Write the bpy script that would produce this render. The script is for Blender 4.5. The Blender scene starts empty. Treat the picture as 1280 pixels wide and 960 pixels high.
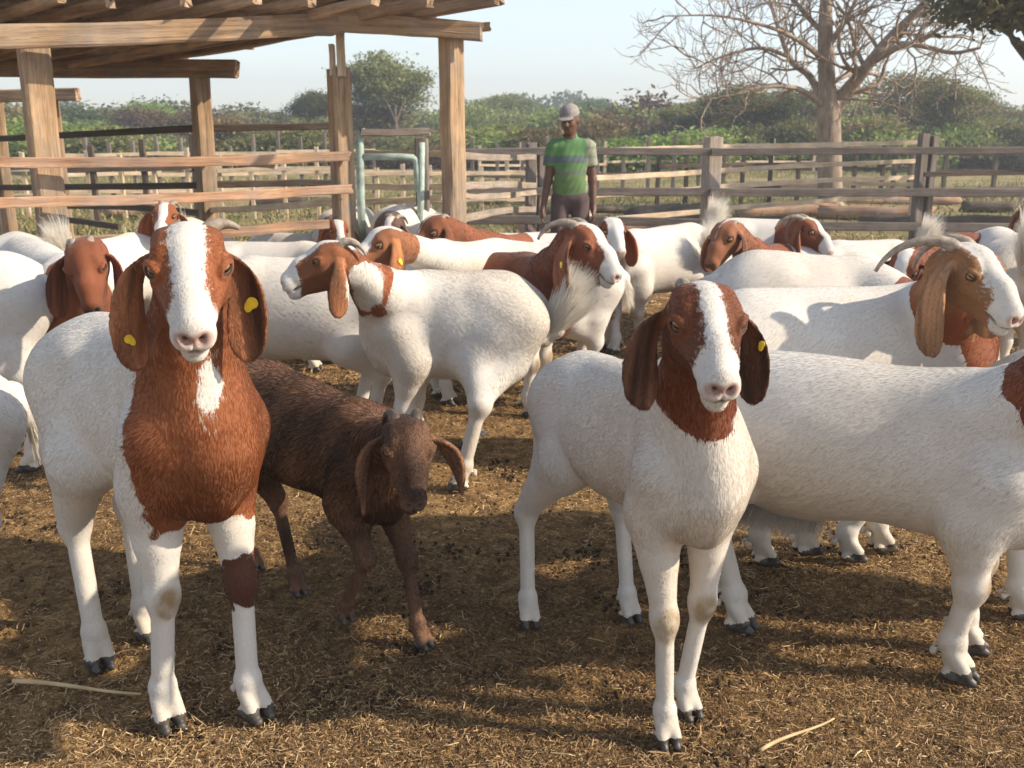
import bpy, math, random
import numpy as np
from mathutils import Vector, Matrix

rng = np.random.default_rng(7)
random.seed(7)
SC = bpy.context.scene
COL = SC.collection

# ------------------------------------------------------------------ camera
CAM_H, F_PX, PITCH = 1.3, 1250.0, math.atan2(315.0, 1250.0)
cam_d = bpy.data.cameras.new('camera')
cam_d.lens = 36.0 * F_PX / 1280.0
cam_d.sensor_width = 36.0
cam_d.clip_start, cam_d.clip_end = 0.05, 3000
cam = bpy.data.objects.new('camera', cam_d)
cam.location = (0, 0, CAM_H)
cam.rotation_euler = (math.pi / 2 - PITCH, 0, 0)
COL.objects.link(cam)
SC.camera = cam
cam_d.dof.use_dof = True
cam_d.dof.focus_distance = 2.5
cam_d.dof.aperture_fstop = 8.0

# ------------------------------------------------------------------ sky, sun, exposure
SUN_EL, SUN_AZ = math.radians(32), math.radians(101)      # azimuth clockwise from +Y (the view direction)
W = bpy.data.worlds.new('World')
SC.world = W
W.use_nodes = True
wn = W.node_tree
sky = wn.nodes.new('ShaderNodeTexSky')
sky.sky_type = 'NISHITA'
sky.sun_disc = False
sky.sun_elevation = SUN_EL
sky.sun_rotation = SUN_AZ
sky.air_density = 1.0
sky.dust_density = 0.5
sky.ozone_density = 1.2
bg = wn.nodes['Background']
bg.inputs['Strength'].default_value = 0.115
hs_ = wn.nodes.new('ShaderNodeHueSaturation')
hs_.inputs['Saturation'].default_value = 0.62
wn.links.new(sky.outputs[0], hs_.inputs['Color'])
wn.links.new(hs_.outputs[0], bg.inputs['Color'])
sun_d = bpy.data.lights.new('sun', 'SUN')
sun_d.energy = 3.7
sun_d.angle = math.radians(0.9)
sun_d.color = (1.0, 0.85, 0.66)
sun = bpy.data.objects.new('sun', sun_d)
SD = Vector((math.sin(SUN_AZ) * math.cos(SUN_EL), math.cos(SUN_AZ) * math.cos(SUN_EL), math.sin(SUN_EL)))
sun.rotation_euler = (-SD).to_track_quat('-Z', 'Y').to_euler()
sun.location = (20, 5, 20)
COL.objects.link(sun)
vs = SC.view_settings
vs.view_transform = 'Standard'
vs.look = 'None'
vs.gamma = 1.0
vs.exposure = 1.04
SC.render.film_transparent = False
SC.cycles.use_denoising = True
SC.cycles.max_bounces = 6
SC.cycles.volume_bounces = 0

# ------------------------------------------------------------------ pixel helpers (1280 x 960 frame of the photograph)
_F = np.array([0, math.cos(PITCH), -math.sin(PITCH)])
_U = np.array([0, math.sin(PITCH), math.cos(PITCH)])
_C = np.array([0, 0, CAM_H])


def ray(px, py):
    return _F + np.array([1.0, 0, 0]) * (px - 640) / F_PX + _U * (480 - py) / F_PX


def P(px, py, Y):
    d = ray(px, py)
    return _C + d * (Y / d[1])


def G(px, py, z=0.0):
    d = ray(px, py)
    return _C + d * ((z - CAM_H) / d[2])


def nrm(v):
    v = np.asarray(v, float)
    return v / max(np.linalg.norm(v), 1e-9)


# ------------------------------------------------------------------ object helpers
def tag(o, label=None, cat=None, group=None, kind=None):
    if label: o['label'] = label
    if cat: o['category'] = cat
    if group: o['group'] = group
    if kind: o['kind'] = kind
    return o


def empty(name, loc=(0, 0, 0), label=None, cat=None, group=None):
    o = bpy.data.objects.new(name, None)
    o.empty_display_size = 0.1
    o.location = tuple(float(c) for c in loc)
    COL.objects.link(o)
    return tag(o, label, cat, group)


def mesh_np(name, V, quads=None, tris=None, smooth=True):
    me = bpy.data.meshes.new(name)
    V = np.ascontiguousarray(V, dtype=np.float32)
    nq = 0 if quads is None else len(quads)
    nt = 0 if tris is None else len(tris)
    me.vertices.add(len(V))
    me.vertices.foreach_set('co', V.ravel())
    loops, starts = [], []
    if nq:
        loops.append(np.asarray(quads, np.int32).ravel())
        starts.append(np.arange(nq, dtype=np.int32) * 4)
    if nt:
        loops.append(np.asarray(tris, np.int32).ravel())
        starts.append(np.arange(nt, dtype=np.int32) * 3 + nq * 4)
    L = np.concatenate(loops)
    me.loops.add(len(L))
    me.loops.foreach_set('vertex_index', L)
    me.polygons.add(nq + nt)
    me.polygons.foreach_set('loop_start', np.concatenate(starts))
    me.update(calc_edges=True)
    me.polygons.foreach_set('use_smooth', np.full(nq + nt, bool(smooth)))
    return me


def add_attr(me, name, arr, domain='POINT'):
    arr = np.asarray(arr, np.float32)
    if arr.ndim == 1:
        a = me.attributes.new(name, 'FLOAT', domain)
        a.data.foreach_set('value', arr)
    elif arr.shape[1] == 3:
        a = me.attributes.new(name, 'FLOAT_VECTOR', domain)
        a.data.foreach_set('vector', arr.ravel())


def link(name, me, mat=None, parent=None, loc=None):
    o = bpy.data.objects.new(name, me)
    COL.objects.link(o)
    if mat is not None and len(me.materials) == 0:
        me.materials.append(mat)
    if parent is not None: o.parent = parent
    if loc is not None: o.location = tuple(float(c) for c in loc)
    return o


# ------------------------------------------------------------------ material helpers
class NT:
    def __init__(self, name):
        self.m = bpy.data.materials.new(name)
        self.m.use_nodes = True
        self.t = self.m.node_tree
        self.b = self.t.nodes['Principled BSDF']
        self.out = self.t.nodes['Material Output']

    def n(self, kind, **kw):
        nd = self.t.nodes.new('ShaderNode' + kind)
        for k, v in kw.items():
            if k.startswith('i_'):
                key = k[2:]
                key = int(key) if key.isdigit() else key
                nd.inputs[key].default_value = v
            else:
                setattr(nd, k, v)
        return nd

    def l(self, a, b):
        self.t.links.new(a, b)

    def attr(self, name):
        return self.n('Attribute', attribute_name=name)

    def noise(self, vec, scale, detail=4.0, rough=0.55, dist=0.0):
        nd = self.n('TexNoise')
        nd.inputs['Scale'].default_value = scale
        nd.inputs['Detail'].default_value = detail
        nd.inputs['Roughness'].default_value = rough
        nd.inputs['Distortion'].default_value = dist
        if vec is not None: self.l(vec, nd.inputs['Vector'])
        return nd

    def ramp(self, fac, stops, interp='LINEAR'):
        nd = self.n('ValToRGB')
        nd.color_ramp.interpolation = interp
        els = nd.color_ramp.elements
        while len(els) < len(stops): els.new(0.5)
        for e, (p, c) in zip(els, stops):
            e.position = p
            e.color = (c[0], c[1], c[2], 1) if not np.isscalar(c) else (c, c, c, 1)
        self.l(fac, nd.inputs['Fac'])
        return nd

    def mix(self, fac, a, b, blend='MIX'):
        nd = self.n('Mix', data_type='RGBA', blend_type=blend)
        for v, s in ((fac, nd.inputs[0]), (a, nd.inputs[6]), (b, nd.inputs[7])):
            if hasattr(v, 'is_output'): self.l(v, s)
            elif np.isscalar(v): s.default_value = v
            else: s.default_value = (*v[:3], 1)
        return nd.outputs[2]

    def math(self, op, a, b=0.0, clamp=False):
        nd = self.n('Math', operation=op, use_clamp=clamp)
        for v, s in ((a, nd.inputs[0]), (b, nd.inputs[1])):
            if hasattr(v, 'is_output'): self.l(v, s)
            else: s.default_value = v
        return nd.outputs[0]

    def bump(self, h, strength=0.3, dist=0.01):
        nd = self.n('Bump')
        nd.inputs['Strength'].default_value = strength
        nd.inputs['Distance'].default_value = dist
        self.l(h, nd.inputs['Height'])
        self.l(nd.outputs[0], self.b.inputs['Normal'])
        return nd

    def base(self, c):
        if hasattr(c, 'is_output'): self.l(c, self.b.inputs['Base Color'])
        else: self.b.inputs['Base Color'].default_value = (*c, 1)

    def rough(self, v):
        if hasattr(v, 'is_output'): self.l(v, self.b.inputs['Roughness'])
        else: self.b.inputs['Roughness'].default_value = v


M = {}


def simple_mat(name, col, rough=0.7, var=0.15, scale=20.0, bump=0.0, metal=0.0):
    k = NT(name)
    tc = k.n('TexCoord')
    nz = k.noise(tc.outputs['Object'], scale)
    r = k.ramp(nz.outputs['Fac'], [(0.3, [c * (1 - var) for c in col]), (0.7, [min(1, c * (1 + var)) for c in col])])
    k.base(r.outputs[0])
    k.rough(rough)
    k.b.inputs['Metallic'].default_value = metal
    if bump: k.bump(nz.outputs['Fac'], 0.5, bump)
    M[name] = k.m
    return k.m


def coat_mat():
    # white / coloured coat: a signed distance to the edge of the coloured patch is stored per vertex, the shader frays it
    k = NT('goat_coat')
    tc = k.n('TexCoord')
    m = k.attr('patch')
    n1 = k.noise(tc.outputs['Object'], 260.0, 3.0)
    n2 = k.noise(tc.outputs['Object'], 38.0, 3.0)
    f = k.math('ADD', m.outputs['Fac'], k.math('MULTIPLY', k.math('SUBTRACT', n1.outputs['Fac'], 0.5), 0.012))
    f = k.math('ADD', f, k.math('MULTIPLY', k.math('SUBTRACT', n2.outputs['Fac'], 0.5), 0.018))
    f = k.math('MULTIPLY_ADD', f, 500.0)
    k.t.nodes[-1].inputs[2].default_value = 0.5
    f = k.math('MAXIMUM', k.math('MINIMUM', f, 1.0), 0.0)
    c = k.mix(f, k.attr('col_a').outputs['Color'], k.attr('col_b').outputs['Color'])
    n3 = k.noise(tc.outputs['Object'], 9.0, 5.0)
    n4 = k.noise(tc.outputs['Object'], 400.0, 2.0)
    v = k.ramp(n3.outputs['Fac'], [(0.3, 0.90), (0.7, 1.04)])
    c = k.mix(1.0, c, v.outputs[0], 'MULTIPLY')
    v2 = k.ramp(n4.outputs['Fac'], [(0.3, 0.93), (0.7, 1.05)])
    c = k.mix(1.0, c, v2.outputs[0], 'MULTIPLY')
    k.base(c)
    k.rough(0.75)
    k.b.inputs['Specular IOR Level'].default_value = 0.25
    k.b.inputs['Sheen Weight'].default_value = 0.115
    k.b.inputs['Sheen Roughness'].default_value = 0.5
    k.bump(n4.outputs['Fac'], 0.18, 0.0015)
    M['coat'] = k.m


def hair_mat():
    k = NT('goat_hair')
    a = k.attr('hair_col')
    k.base(a.outputs['Color'])
    k.rough(0.55)
    k.b.inputs['Specular IOR Level'].default_value = 0.35
    tr = k.n('BsdfTranslucent')
    k.l(a.outputs['Color'], tr.inputs['Color'])
    mx = k.n('MixShader')
    mx.inputs[0].default_value = 0.50
    k.l(k.b.outputs[0], mx.inputs[1])
    k.l(tr.outputs[0], mx.inputs[2])
    k.l(mx.outputs[0], k.out.inputs['Surface'])
    M['hair'] = k.m


def eye_mat():
    k = NT('goat_eye')
    tc = k.n('TexCoord')
    s = k.n('SeparateXYZ')
    k.l(tc.outputs['Object'], s.inputs[0])
    y = k.math('MULTIPLY', k.math('ABSOLUTE', s.outputs['Y']), 1 / 0.60)
    z = k.math('MULTIPLY', k.math('ABSOLUTE', s.outputs['Z']), 1 / 0.20)
    d = k.math('ADD', k.math('POWER', y, 4.0), k.math('POWER', z, 2.0))
    pup = k.math('LESS_THAN', d, 1.0)
    rr = k.math('SQRT', k.math('ADD', k.math('POWER', s.outputs['Y'], 2.0), k.math('POWER', s.outputs['Z'], 2.0)))
    iris = k.ramp(rr, [(0.2, (0.38, 0.19, 0.06)), (0.62, (0.26, 0.12, 0.035)), (0.72, (0.03, 0.018, 0.012)), (0.85, (0.05, 0.03, 0.02))])
    c = k.mix(pup, iris.outputs[0], (0.006, 0.006, 0.007))
    k.base(c)
    k.rough(0.06)
    k.b.inputs['Coat Weight'].default_value = 0.6
    M['eye'] = k.m


def horn_mat():
    k = NT('horn_keratin')
    tc = k.n('TexCoord')
    n1 = k.noise(tc.outputs['Object'], 60.0, 4.0)
    a = k.attr('along')
    w = k.math('SINE', k.math('MULTIPLY', a.outputs['Fac'], 120.0))
    c = k.ramp(n1.outputs['Fac'], [(0.25, (0.15, 0.12, 0.09)), (0.75, (0.40, 0.33, 0.26))])
    k.base(c.outputs[0])
    k.rough(0.55)
    k.bump(k.math('ADD', n1.outputs['Fac'], k.math('MULTIPLY', w, 0.4)), 0.5, 0.003)
    M['horn'] = k.m


coat_mat(); hair_mat(); eye_mat(); horn_mat()
simple_mat('hoof', (0.06, 0.052, 0.045), 0.5, 0.5, 60.0, 0.002)
simple_mat('dark_horn', (0.07, 0.045, 0.03), 0.5, 0.4, 60.0, 0.002)
simple_mat('tag', (0.85, 0.60, 0.03), 0.45, 0.12, 90.0)


# ------------------------------------------------------------------ signed distance modelling: one continuous skin per animal
class Field:
    def __init__(self, lo, hi, res):
        self.lo = np.asarray(lo, float)
        self.res = res
        self.n = np.ceil((np.asarray(hi, float) - self.lo) / res).astype(int) + 1
        self.f = np.full(self.n, 1.0, np.float32)
        self.raw = np.full(self.n, 1.0, np.float32)
        self.lab = np.zeros(self.n, np.int8)
        self.ax = [(self.lo[i] + res * np.arange(self.n[i])).astype(np.float32) for i in range(3)]

    def box(self, lo, hi):
        i0 = np.clip(np.floor((np.asarray(lo) - self.lo) / self.res).astype(int) - 1, 0, self.n)
        i1 = np.clip(np.ceil((np.asarray(hi) - self.lo) / self.res).astype(int) + 2, 0, self.n)
        if np.any(i1 <= i0): return None, None
        sl = tuple(slice(a, b) for a, b in zip(i0, i1))
        X = self.ax[0][sl[0]][:, None, None]
        Y = self.ax[1][sl[1]][None, :, None]
        Z = self.ax[2][sl[2]][None, None, :]
        return sl, (X, Y, Z)

    def blend(self, sl, d, k, lab):
        a = self.f[sl]
        h = np.maximum(k - np.abs(a - d), 0) / k
        self.f[sl] = np.minimum(a, d) - h * h * k * 0.25
        r = self.raw[sl]
        w = d < r
        r[w] = d[w]
        self.lab[sl][w] = lab

    def carve(self, sl, d, k):
        a = self.f[sl]
        b = -d
        h = np.maximum(k - np.abs(a - b), 0) / k
        self.f[sl] = np.maximum(a, b) + h * h * k * 0.25

    def cone(self, a, b, ra, rb, k=0.02, lab=0, flat=None, carve=False):
        a = np.asarray(a, float); b = np.asarray(b, float)
        R = max(ra, rb) + k + 2 * self.res
        sl, g = self.box(np.minimum(a, b) - R, np.maximum(a, b) + R)
        if sl is None: return
        px, py, pz = g[0] - a[0], g[1] - a[1], g[2] - a[2]
        ba = (b - a).astype(float)
        if flat is not None:                       # squash across an axis (factor < 1 = thinner)
            ax, fac = flat
            ax = nrm(ax)
            dt = (px * ax[0] + py * ax[1] + pz * ax[2]) * (1 / fac - 1)
            px, py, pz = px + ax[0] * dt, py + ax[1] * dt, pz + ax[2] * dt
            ba = ba + ax * (np.dot(ba, ax) * (1 / fac - 1))
        h = np.clip((px * ba[0] + py * ba[1] + pz * ba[2]) / max(np.dot(ba, ba), 1e-9), 0, 1)
        d = np.sqrt((px - ba[0] * h) ** 2 + (py - ba[1] * h) ** 2 + (pz - ba[2] * h) ** 2) - (ra + (rb - ra) * h)
        if flat is not None: d = d * (0.5 + 0.5 * fac)
        d = d.astype(np.float32)
        if carve: self.carve(sl, d, k)
        else: self.blend(sl, d, k, lab)

    def ell(self, c, r, A=None, k=0.03, lab=0, carve=False):
        c = np.asarray(c, float); r = np.asarray(r, float)
        A = np.eye(3) if A is None else np.asarray(A, float)
        ext = np.sqrt(((A * r[:, None]) ** 2).sum(0)) + k + 2 * self.res
        sl, g = self.box(c - ext, c + ext)
        if sl is None: return
        p = [g[i] - c[i] for i in range(3)]
        q = [p[0] * A[i][0] + p[1] * A[i][1] + p[2] * A[i][2] for i in range(3)]
        k0 = np.sqrt(sum((q[i] / r[i]) ** 2 for i in range(3)))
        k1 = np.sqrt(sum((q[i] / (r[i] ** 2)) ** 2 for i in range(3)))
        d = (k0 * (k0 - 1) / np.maximum(k1, 1e-6)).astype(np.float32)
        d = np.where(k1 < 1e-5, -min(r), d).astype(np.float32)
        if carve: self.carve(sl, d, k)
        else: self.blend(sl, d, k, lab)

    def sheet(self, pts, wid, wdir, t, curl, k, lab):
        """a thin bent leaf (an ear): centre line pts, half widths wid, width direction wdir, half thickness t"""
        pts = np.asarray(pts, float); wid = np.asarray(wid, float)
        R = wid.max() + k + 2 * self.res
        sl, g = self.box(pts.min(0) - R, pts.max(0) + R)
        if sl is None: return
        best = np.full(np.broadcast_shapes(g[0].shape, g[1].shape, g[2].shape), 9.0, np.float32)
        D = np.full(best.shape, 1.0, np.float32)
        for i in range(len(pts) - 1):
            a, b = pts[i], pts[i + 1]
            ba = b - a
            L2 = np.dot(ba, ba)
            px, py, pz = g[0] - a[0], g[1] - a[1], g[2] - a[2]
            h = np.clip((px * ba[0] + py * ba[1] + pz * ba[2]) / L2, 0, 1)
            ox, oy, oz = px - ba[0] * h, py - ba[1] * h, pz - ba[2] * h
            dist = np.sqrt(ox ** 2 + oy ** 2 + oz ** 2)
            T = nrm(ba)
            wd = np.asarray(wdir[i] if np.ndim(wdir) == 2 else wdir, float)
            wv = nrm(wd - T * np.dot(wd, T))
            nv = np.cross(T, wv)
            v = ox * wv[0] + oy * wv[1] + oz * wv[2]
            w = ox * nv[0] + oy * nv[1] + oz * nv[2]
            s = ox * T[0] + oy * T[1] + oz * T[2]
            Wd = wid[i] + (wid[i + 1] - wid[i]) * h
            w = w - curl * (v / Wd) ** 2 * Wd
            d = np.sqrt(np.maximum(np.abs(v) - np.maximum(Wd - t, 0), 0) ** 2 + w ** 2) - t
            d = np.where(np.abs(s) > 1e-6, np.sqrt(np.maximum(np.abs(v) - np.maximum(Wd - t, 0), 0) ** 2 + w ** 2 + s ** 2) - t, d)
            use = dist < best
            best = np.where(use, dist, best)
            D = np.where(use, d, D)
        self.blend(sl, D.astype(np.float32), k, lab)

    def floor(self, z):
        Z = self.ax[2][None, None, :]
        self.f = np.maximum(self.f, (z - Z).astype(np.float32))

    def mesh(self, smooth=1):
        """naive surface nets"""
        f, n = self.f, self.n
        ins = f < 0
        c = np.zeros(n - 1, np.uint8)
        for dx in (0, 1):
            for dy in (0, 1):
                for dz in (0, 1):
                    c += ins[dx:n[0] - 1 + dx, dy:n[1] - 1 + dy, dz:n[2] - 1 + dz]
        act = (c > 0) & (c < 8)
        ijk = np.argwhere(act)
        idx = np.full(n - 1, -1, np.int32)
        idx[act] = np.arange(len(ijk))
        corners = np.array([[a, b, d] for a in (0, 1) for b in (0, 1) for d in (0, 1)])
        vals = np.stack([f[ijk[:, 0] + o[0], ijk[:, 1] + o[1], ijk[:, 2] + o[2]] for o in corners], 1)
        acc = np.zeros((len(ijk), 3)); cnt = np.zeros(len(ijk))
        for a in range(8):
            for b in range(a + 1, 8):
                if np.abs(corners[a] - corners[b]).sum() != 1: continue
                va, vb = vals[:, a], vals[:, b]
                x = (va < 0) != (vb < 0)
                t = np.where(x, va / np.where(x, va - vb, 1), 0)
                acc += np.where(x[:, None], corners[a] + (corners[b] - corners[a]) * t[:, None], 0)
                cnt += x
        V = self.lo + self.res * (ijk + acc / cnt[:, None])
        quads = []
        for ax in range(3):
            o = [0, 1, 2]; o.remove(ax)
            u, v = o
            s0 = [slice(None)] * 3; s1 = [slice(None)] * 3
            s0[ax] = slice(0, n[ax] - 1); s1[ax] = slice(1, n[ax])
            ch = ins[tuple(s0)] != ins[tuple(s1)]
            e = np.argwhere(ch)
            e = e[(e[:, u] > 0) & (e[:, v] > 0) & (e[:, u] < n[u] - 1) & (e[:, v] < n[v] - 1)]
            if not len(e): continue
            first = ins[tuple(s0)][e[:, 0], e[:, 1], e[:, 2]]
            def cell(du, dv):
                q = e.copy(); q[:, u] -= du; q[:, v] -= dv
                return idx[q[:, 0], q[:, 1], q[:, 2]]
            q = np.stack([cell(0, 0), cell(1, 0), cell(1, 1), cell(0, 1)], 1)
            flip = first if ax != 1 else ~first
            q[~flip] = q[~flip][:, ::-1]
            quads.append(q)
        Q = np.concatenate(quads)
        Q = Q[(Q >= 0).all(1)]
        lab = self.lab[ijk[:, 0], ijk[:, 1], ijk[:, 2]]
        for _ in range(smooth):
            S = np.zeros_like(V); N = np.zeros(len(V))
            for a, b in ((0, 1), (1, 2), (2, 3), (3, 0)):
                for p, q in ((a, b), (b, a)):
                    for j in range(3): S[:, j] += np.bincount(Q[:, p], V[Q[:, q], j], len(V))
                    N += np.bincount(Q[:, p], minlength=len(V))
            V = V * 0.5 + 0.5 * S / np.maximum(N, 1)[:, None]
        return V, Q, lab


def vnormals(V, Q):
    d1 = V[Q[:, 2]] - V[Q[:, 0]]; d2 = V[Q[:, 3]] - V[Q[:, 1]]
    fn = np.cross(d1, d2)
    N = np.zeros_like(V)
    for c in range(4):
        for j in range(3): N[:, j] += np.bincount(Q[:, c], fn[:, j], len(V))
    return N / np.maximum(np.linalg.norm(N, axis=1), 1e-12)[:, None]


def submesh(V, Q, keep):
    q = Q[keep]
    u, inv = np.unique(q.ravel(), return_inverse=True)
    return V[u], inv.reshape(-1, 4), u


def hair_obj(name, roots, dirs, lens, rad, col, parent, nrmls=None, droop=0.0, pts=4, mat='hair', curl=0.0):
    """hair curves: roots (N,3), dirs (N,3) unit, per hair length, colour"""
    n = len(roots)
    hc = bpy.data.hair_curves.new(name)
    hc.add_curves([pts] * n)
    t = np.linspace(0, 1, pts)[None, :, None]
    g = np.array([0, 0, -1.0])
    Lh = np.asarray(lens)[:, None, None]
    pos = roots[:, None, :] + dirs[:, None, :] * t * Lh + g * (t ** 2) * Lh * droop
    if nrmls is not None:                      # lay the hair down towards its tip
        pos = pos - nrmls[:, None, :] * (t ** 2) * Lh * 0.10
    if curl:
        side = rng.normal(size=(n, 1, 3)) * curl
        pos = pos + side * Lh * t ** 2
    r = np.broadcast_to(np.asarray(rad).reshape(-1, 1) * np.linspace(1, 0.25, pts)[None, :], (n, pts))
    hc.attributes['position'].data.foreach_set('vector', np.ascontiguousarray(pos, dtype=np.float32).ravel())
    ra = hc.attributes.new('radius', 'FLOAT', 'POINT')
    ra.data.foreach_set('value', np.ascontiguousarray(r, dtype=np.float32).ravel())
    ca = hc.attributes.new('hair_col', 'FLOAT_VECTOR', 'CURVE')
    ca.data.foreach_set('vector', np.ascontiguousarray(col, dtype=np.float32).ravel())
    hc.materials.append(M[mat])
    o = bpy.data.objects.new(name, hc)
    COL.objects.link(o)
    o.parent = parent
    return o


def vnoise(p, s, seed=0):
    """cheap smooth value noise from sums of sines, roughly -1..1"""
    r = np.random.default_rng(seed + 11)
    out = 0
    for i in range(5):
        w = r.normal(size=3) * s
        out = out + np.sin(p @ w + r.uniform(0, 6.28)) / 2.2
    return out


def tube(name, pts, rads, mat, parent=None, seg=10, rings=None, seed=0):
    """closed tapered tube along pts; rings = ridge amplitude"""
    pts = np.asarray(pts, float); rads = np.asarray(rads, float)
    n = len(pts)
    V = []
    T = np.gradient(pts, axis=0)
    ref = np.array([0, 0, 1.0]) if abs(nrm(T[0])[2]) < 0.9 else np.array([1.0, 0, 0])
    al = []
    s = 0
    for i in range(n):
        t = nrm(T[i]); a = nrm(np.cross(t, ref)); b = np.cross(t, a); ref = np.cross(a, t) if False else ref
        if i: s += np.linalg.norm(pts[i] - pts[i - 1])
        r = rads[i] * (1 + (rings * math.sin(i * 2.1) if rings else 0))
        ang = np.linspace(0, 2 * math.pi, seg, endpoint=False)
        V.append(pts[i] + r * (np.cos(ang)[:, None] * a + np.sin(ang)[:, None] * b))
        al += [s] * seg
    V = np.concatenate(V + [pts[:1], pts[-1:]])
    al += [0, s]
    Q, Tn = [], []
    for i in range(n - 1):
        for j in range(seg):
            k = (j + 1) % seg
            Q.append((i * seg + j, i * seg + k, (i + 1) * seg + k, (i + 1) * seg + j))
    for j in range(seg):
        k = (j + 1) % seg
        Tn.append((n * seg, k, j)); Tn.append((n * seg + 1, (n - 1) * seg + j, (n - 1) * seg + k))
    me = mesh_np(name, V, Q, Tn)
    add_attr(me, 'along', np.array(al))
    return link(name, me, mat, parent)


def bez(p, n=16):
    p = np.asarray(p, float)
    t = np.linspace(0, 1, n)[:, None] if np.isscalar(n) else np.asarray(n)[:, None]
    k = len(p) - 1
    return sum(math.comb(k, i) * (1 - t) ** (k - i) * t ** i * p[i] for i in range(k + 1))


def sphere_mesh(name, nu=16, nv=10):
    V = [(0, 0, 1.0)]
    for i in range(1, nv):
        a = math.pi * i / nv
        for j in range(nu):
            b = 2 * math.pi * j / nu
            V.append((math.sin(a) * math.cos(b), math.sin(a) * math.sin(b), math.cos(a)))
    V.append((0, 0, -1.0))
    Q, T = [], []
    for i in range(nv - 2):
        for j in range(nu):
            k = (j + 1) % nu
            Q.append((1 + i * nu + j, 1 + (i + 1) * nu + j, 1 + (i + 1) * nu + k, 1 + i * nu + k))
    last = len(V) - 1
    for j in range(nu):
        k = (j + 1) % nu
        T.append((0, 1 + j, 1 + k)); T.append((last, 1 + (nv - 2) * nu + k, 1 + (nv - 2) * nu + j))
    return mesh_np(name, np.array(V), Q, T)

# ------------------------------------------------------------------ the goat builder
EYE_ME = None
WHITE = (0.62, 0.592, 0.55)
BROWN = (0.235, 0.078, 0.028)
ZUP = np.array([0, 0, 1.0])


def head_frame(yaw, pitch, roll=0):
    """yaw 0 = towards the viewer (-Y), 90 = +X; pitch = how far the nose line drops below the horizontal"""
    y, p, r = map(math.radians, (yaw, pitch, roll))
    f = np.array([math.sin(y) * math.cos(p), -math.cos(y) * math.cos(p), -math.sin(p)])
    u = nrm(ZUP - f * f[2])
    l = np.cross(u, f)
    u2 = u * math.cos(r) + l * math.sin(r)
    l2 = np.cross(u2, f)
    return f, l2, u2


def sstep(x, a, b):
    t = np.clip((x - a) / (b - a), 0, 1)
    return t * t * (3 - 2 * t)


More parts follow.
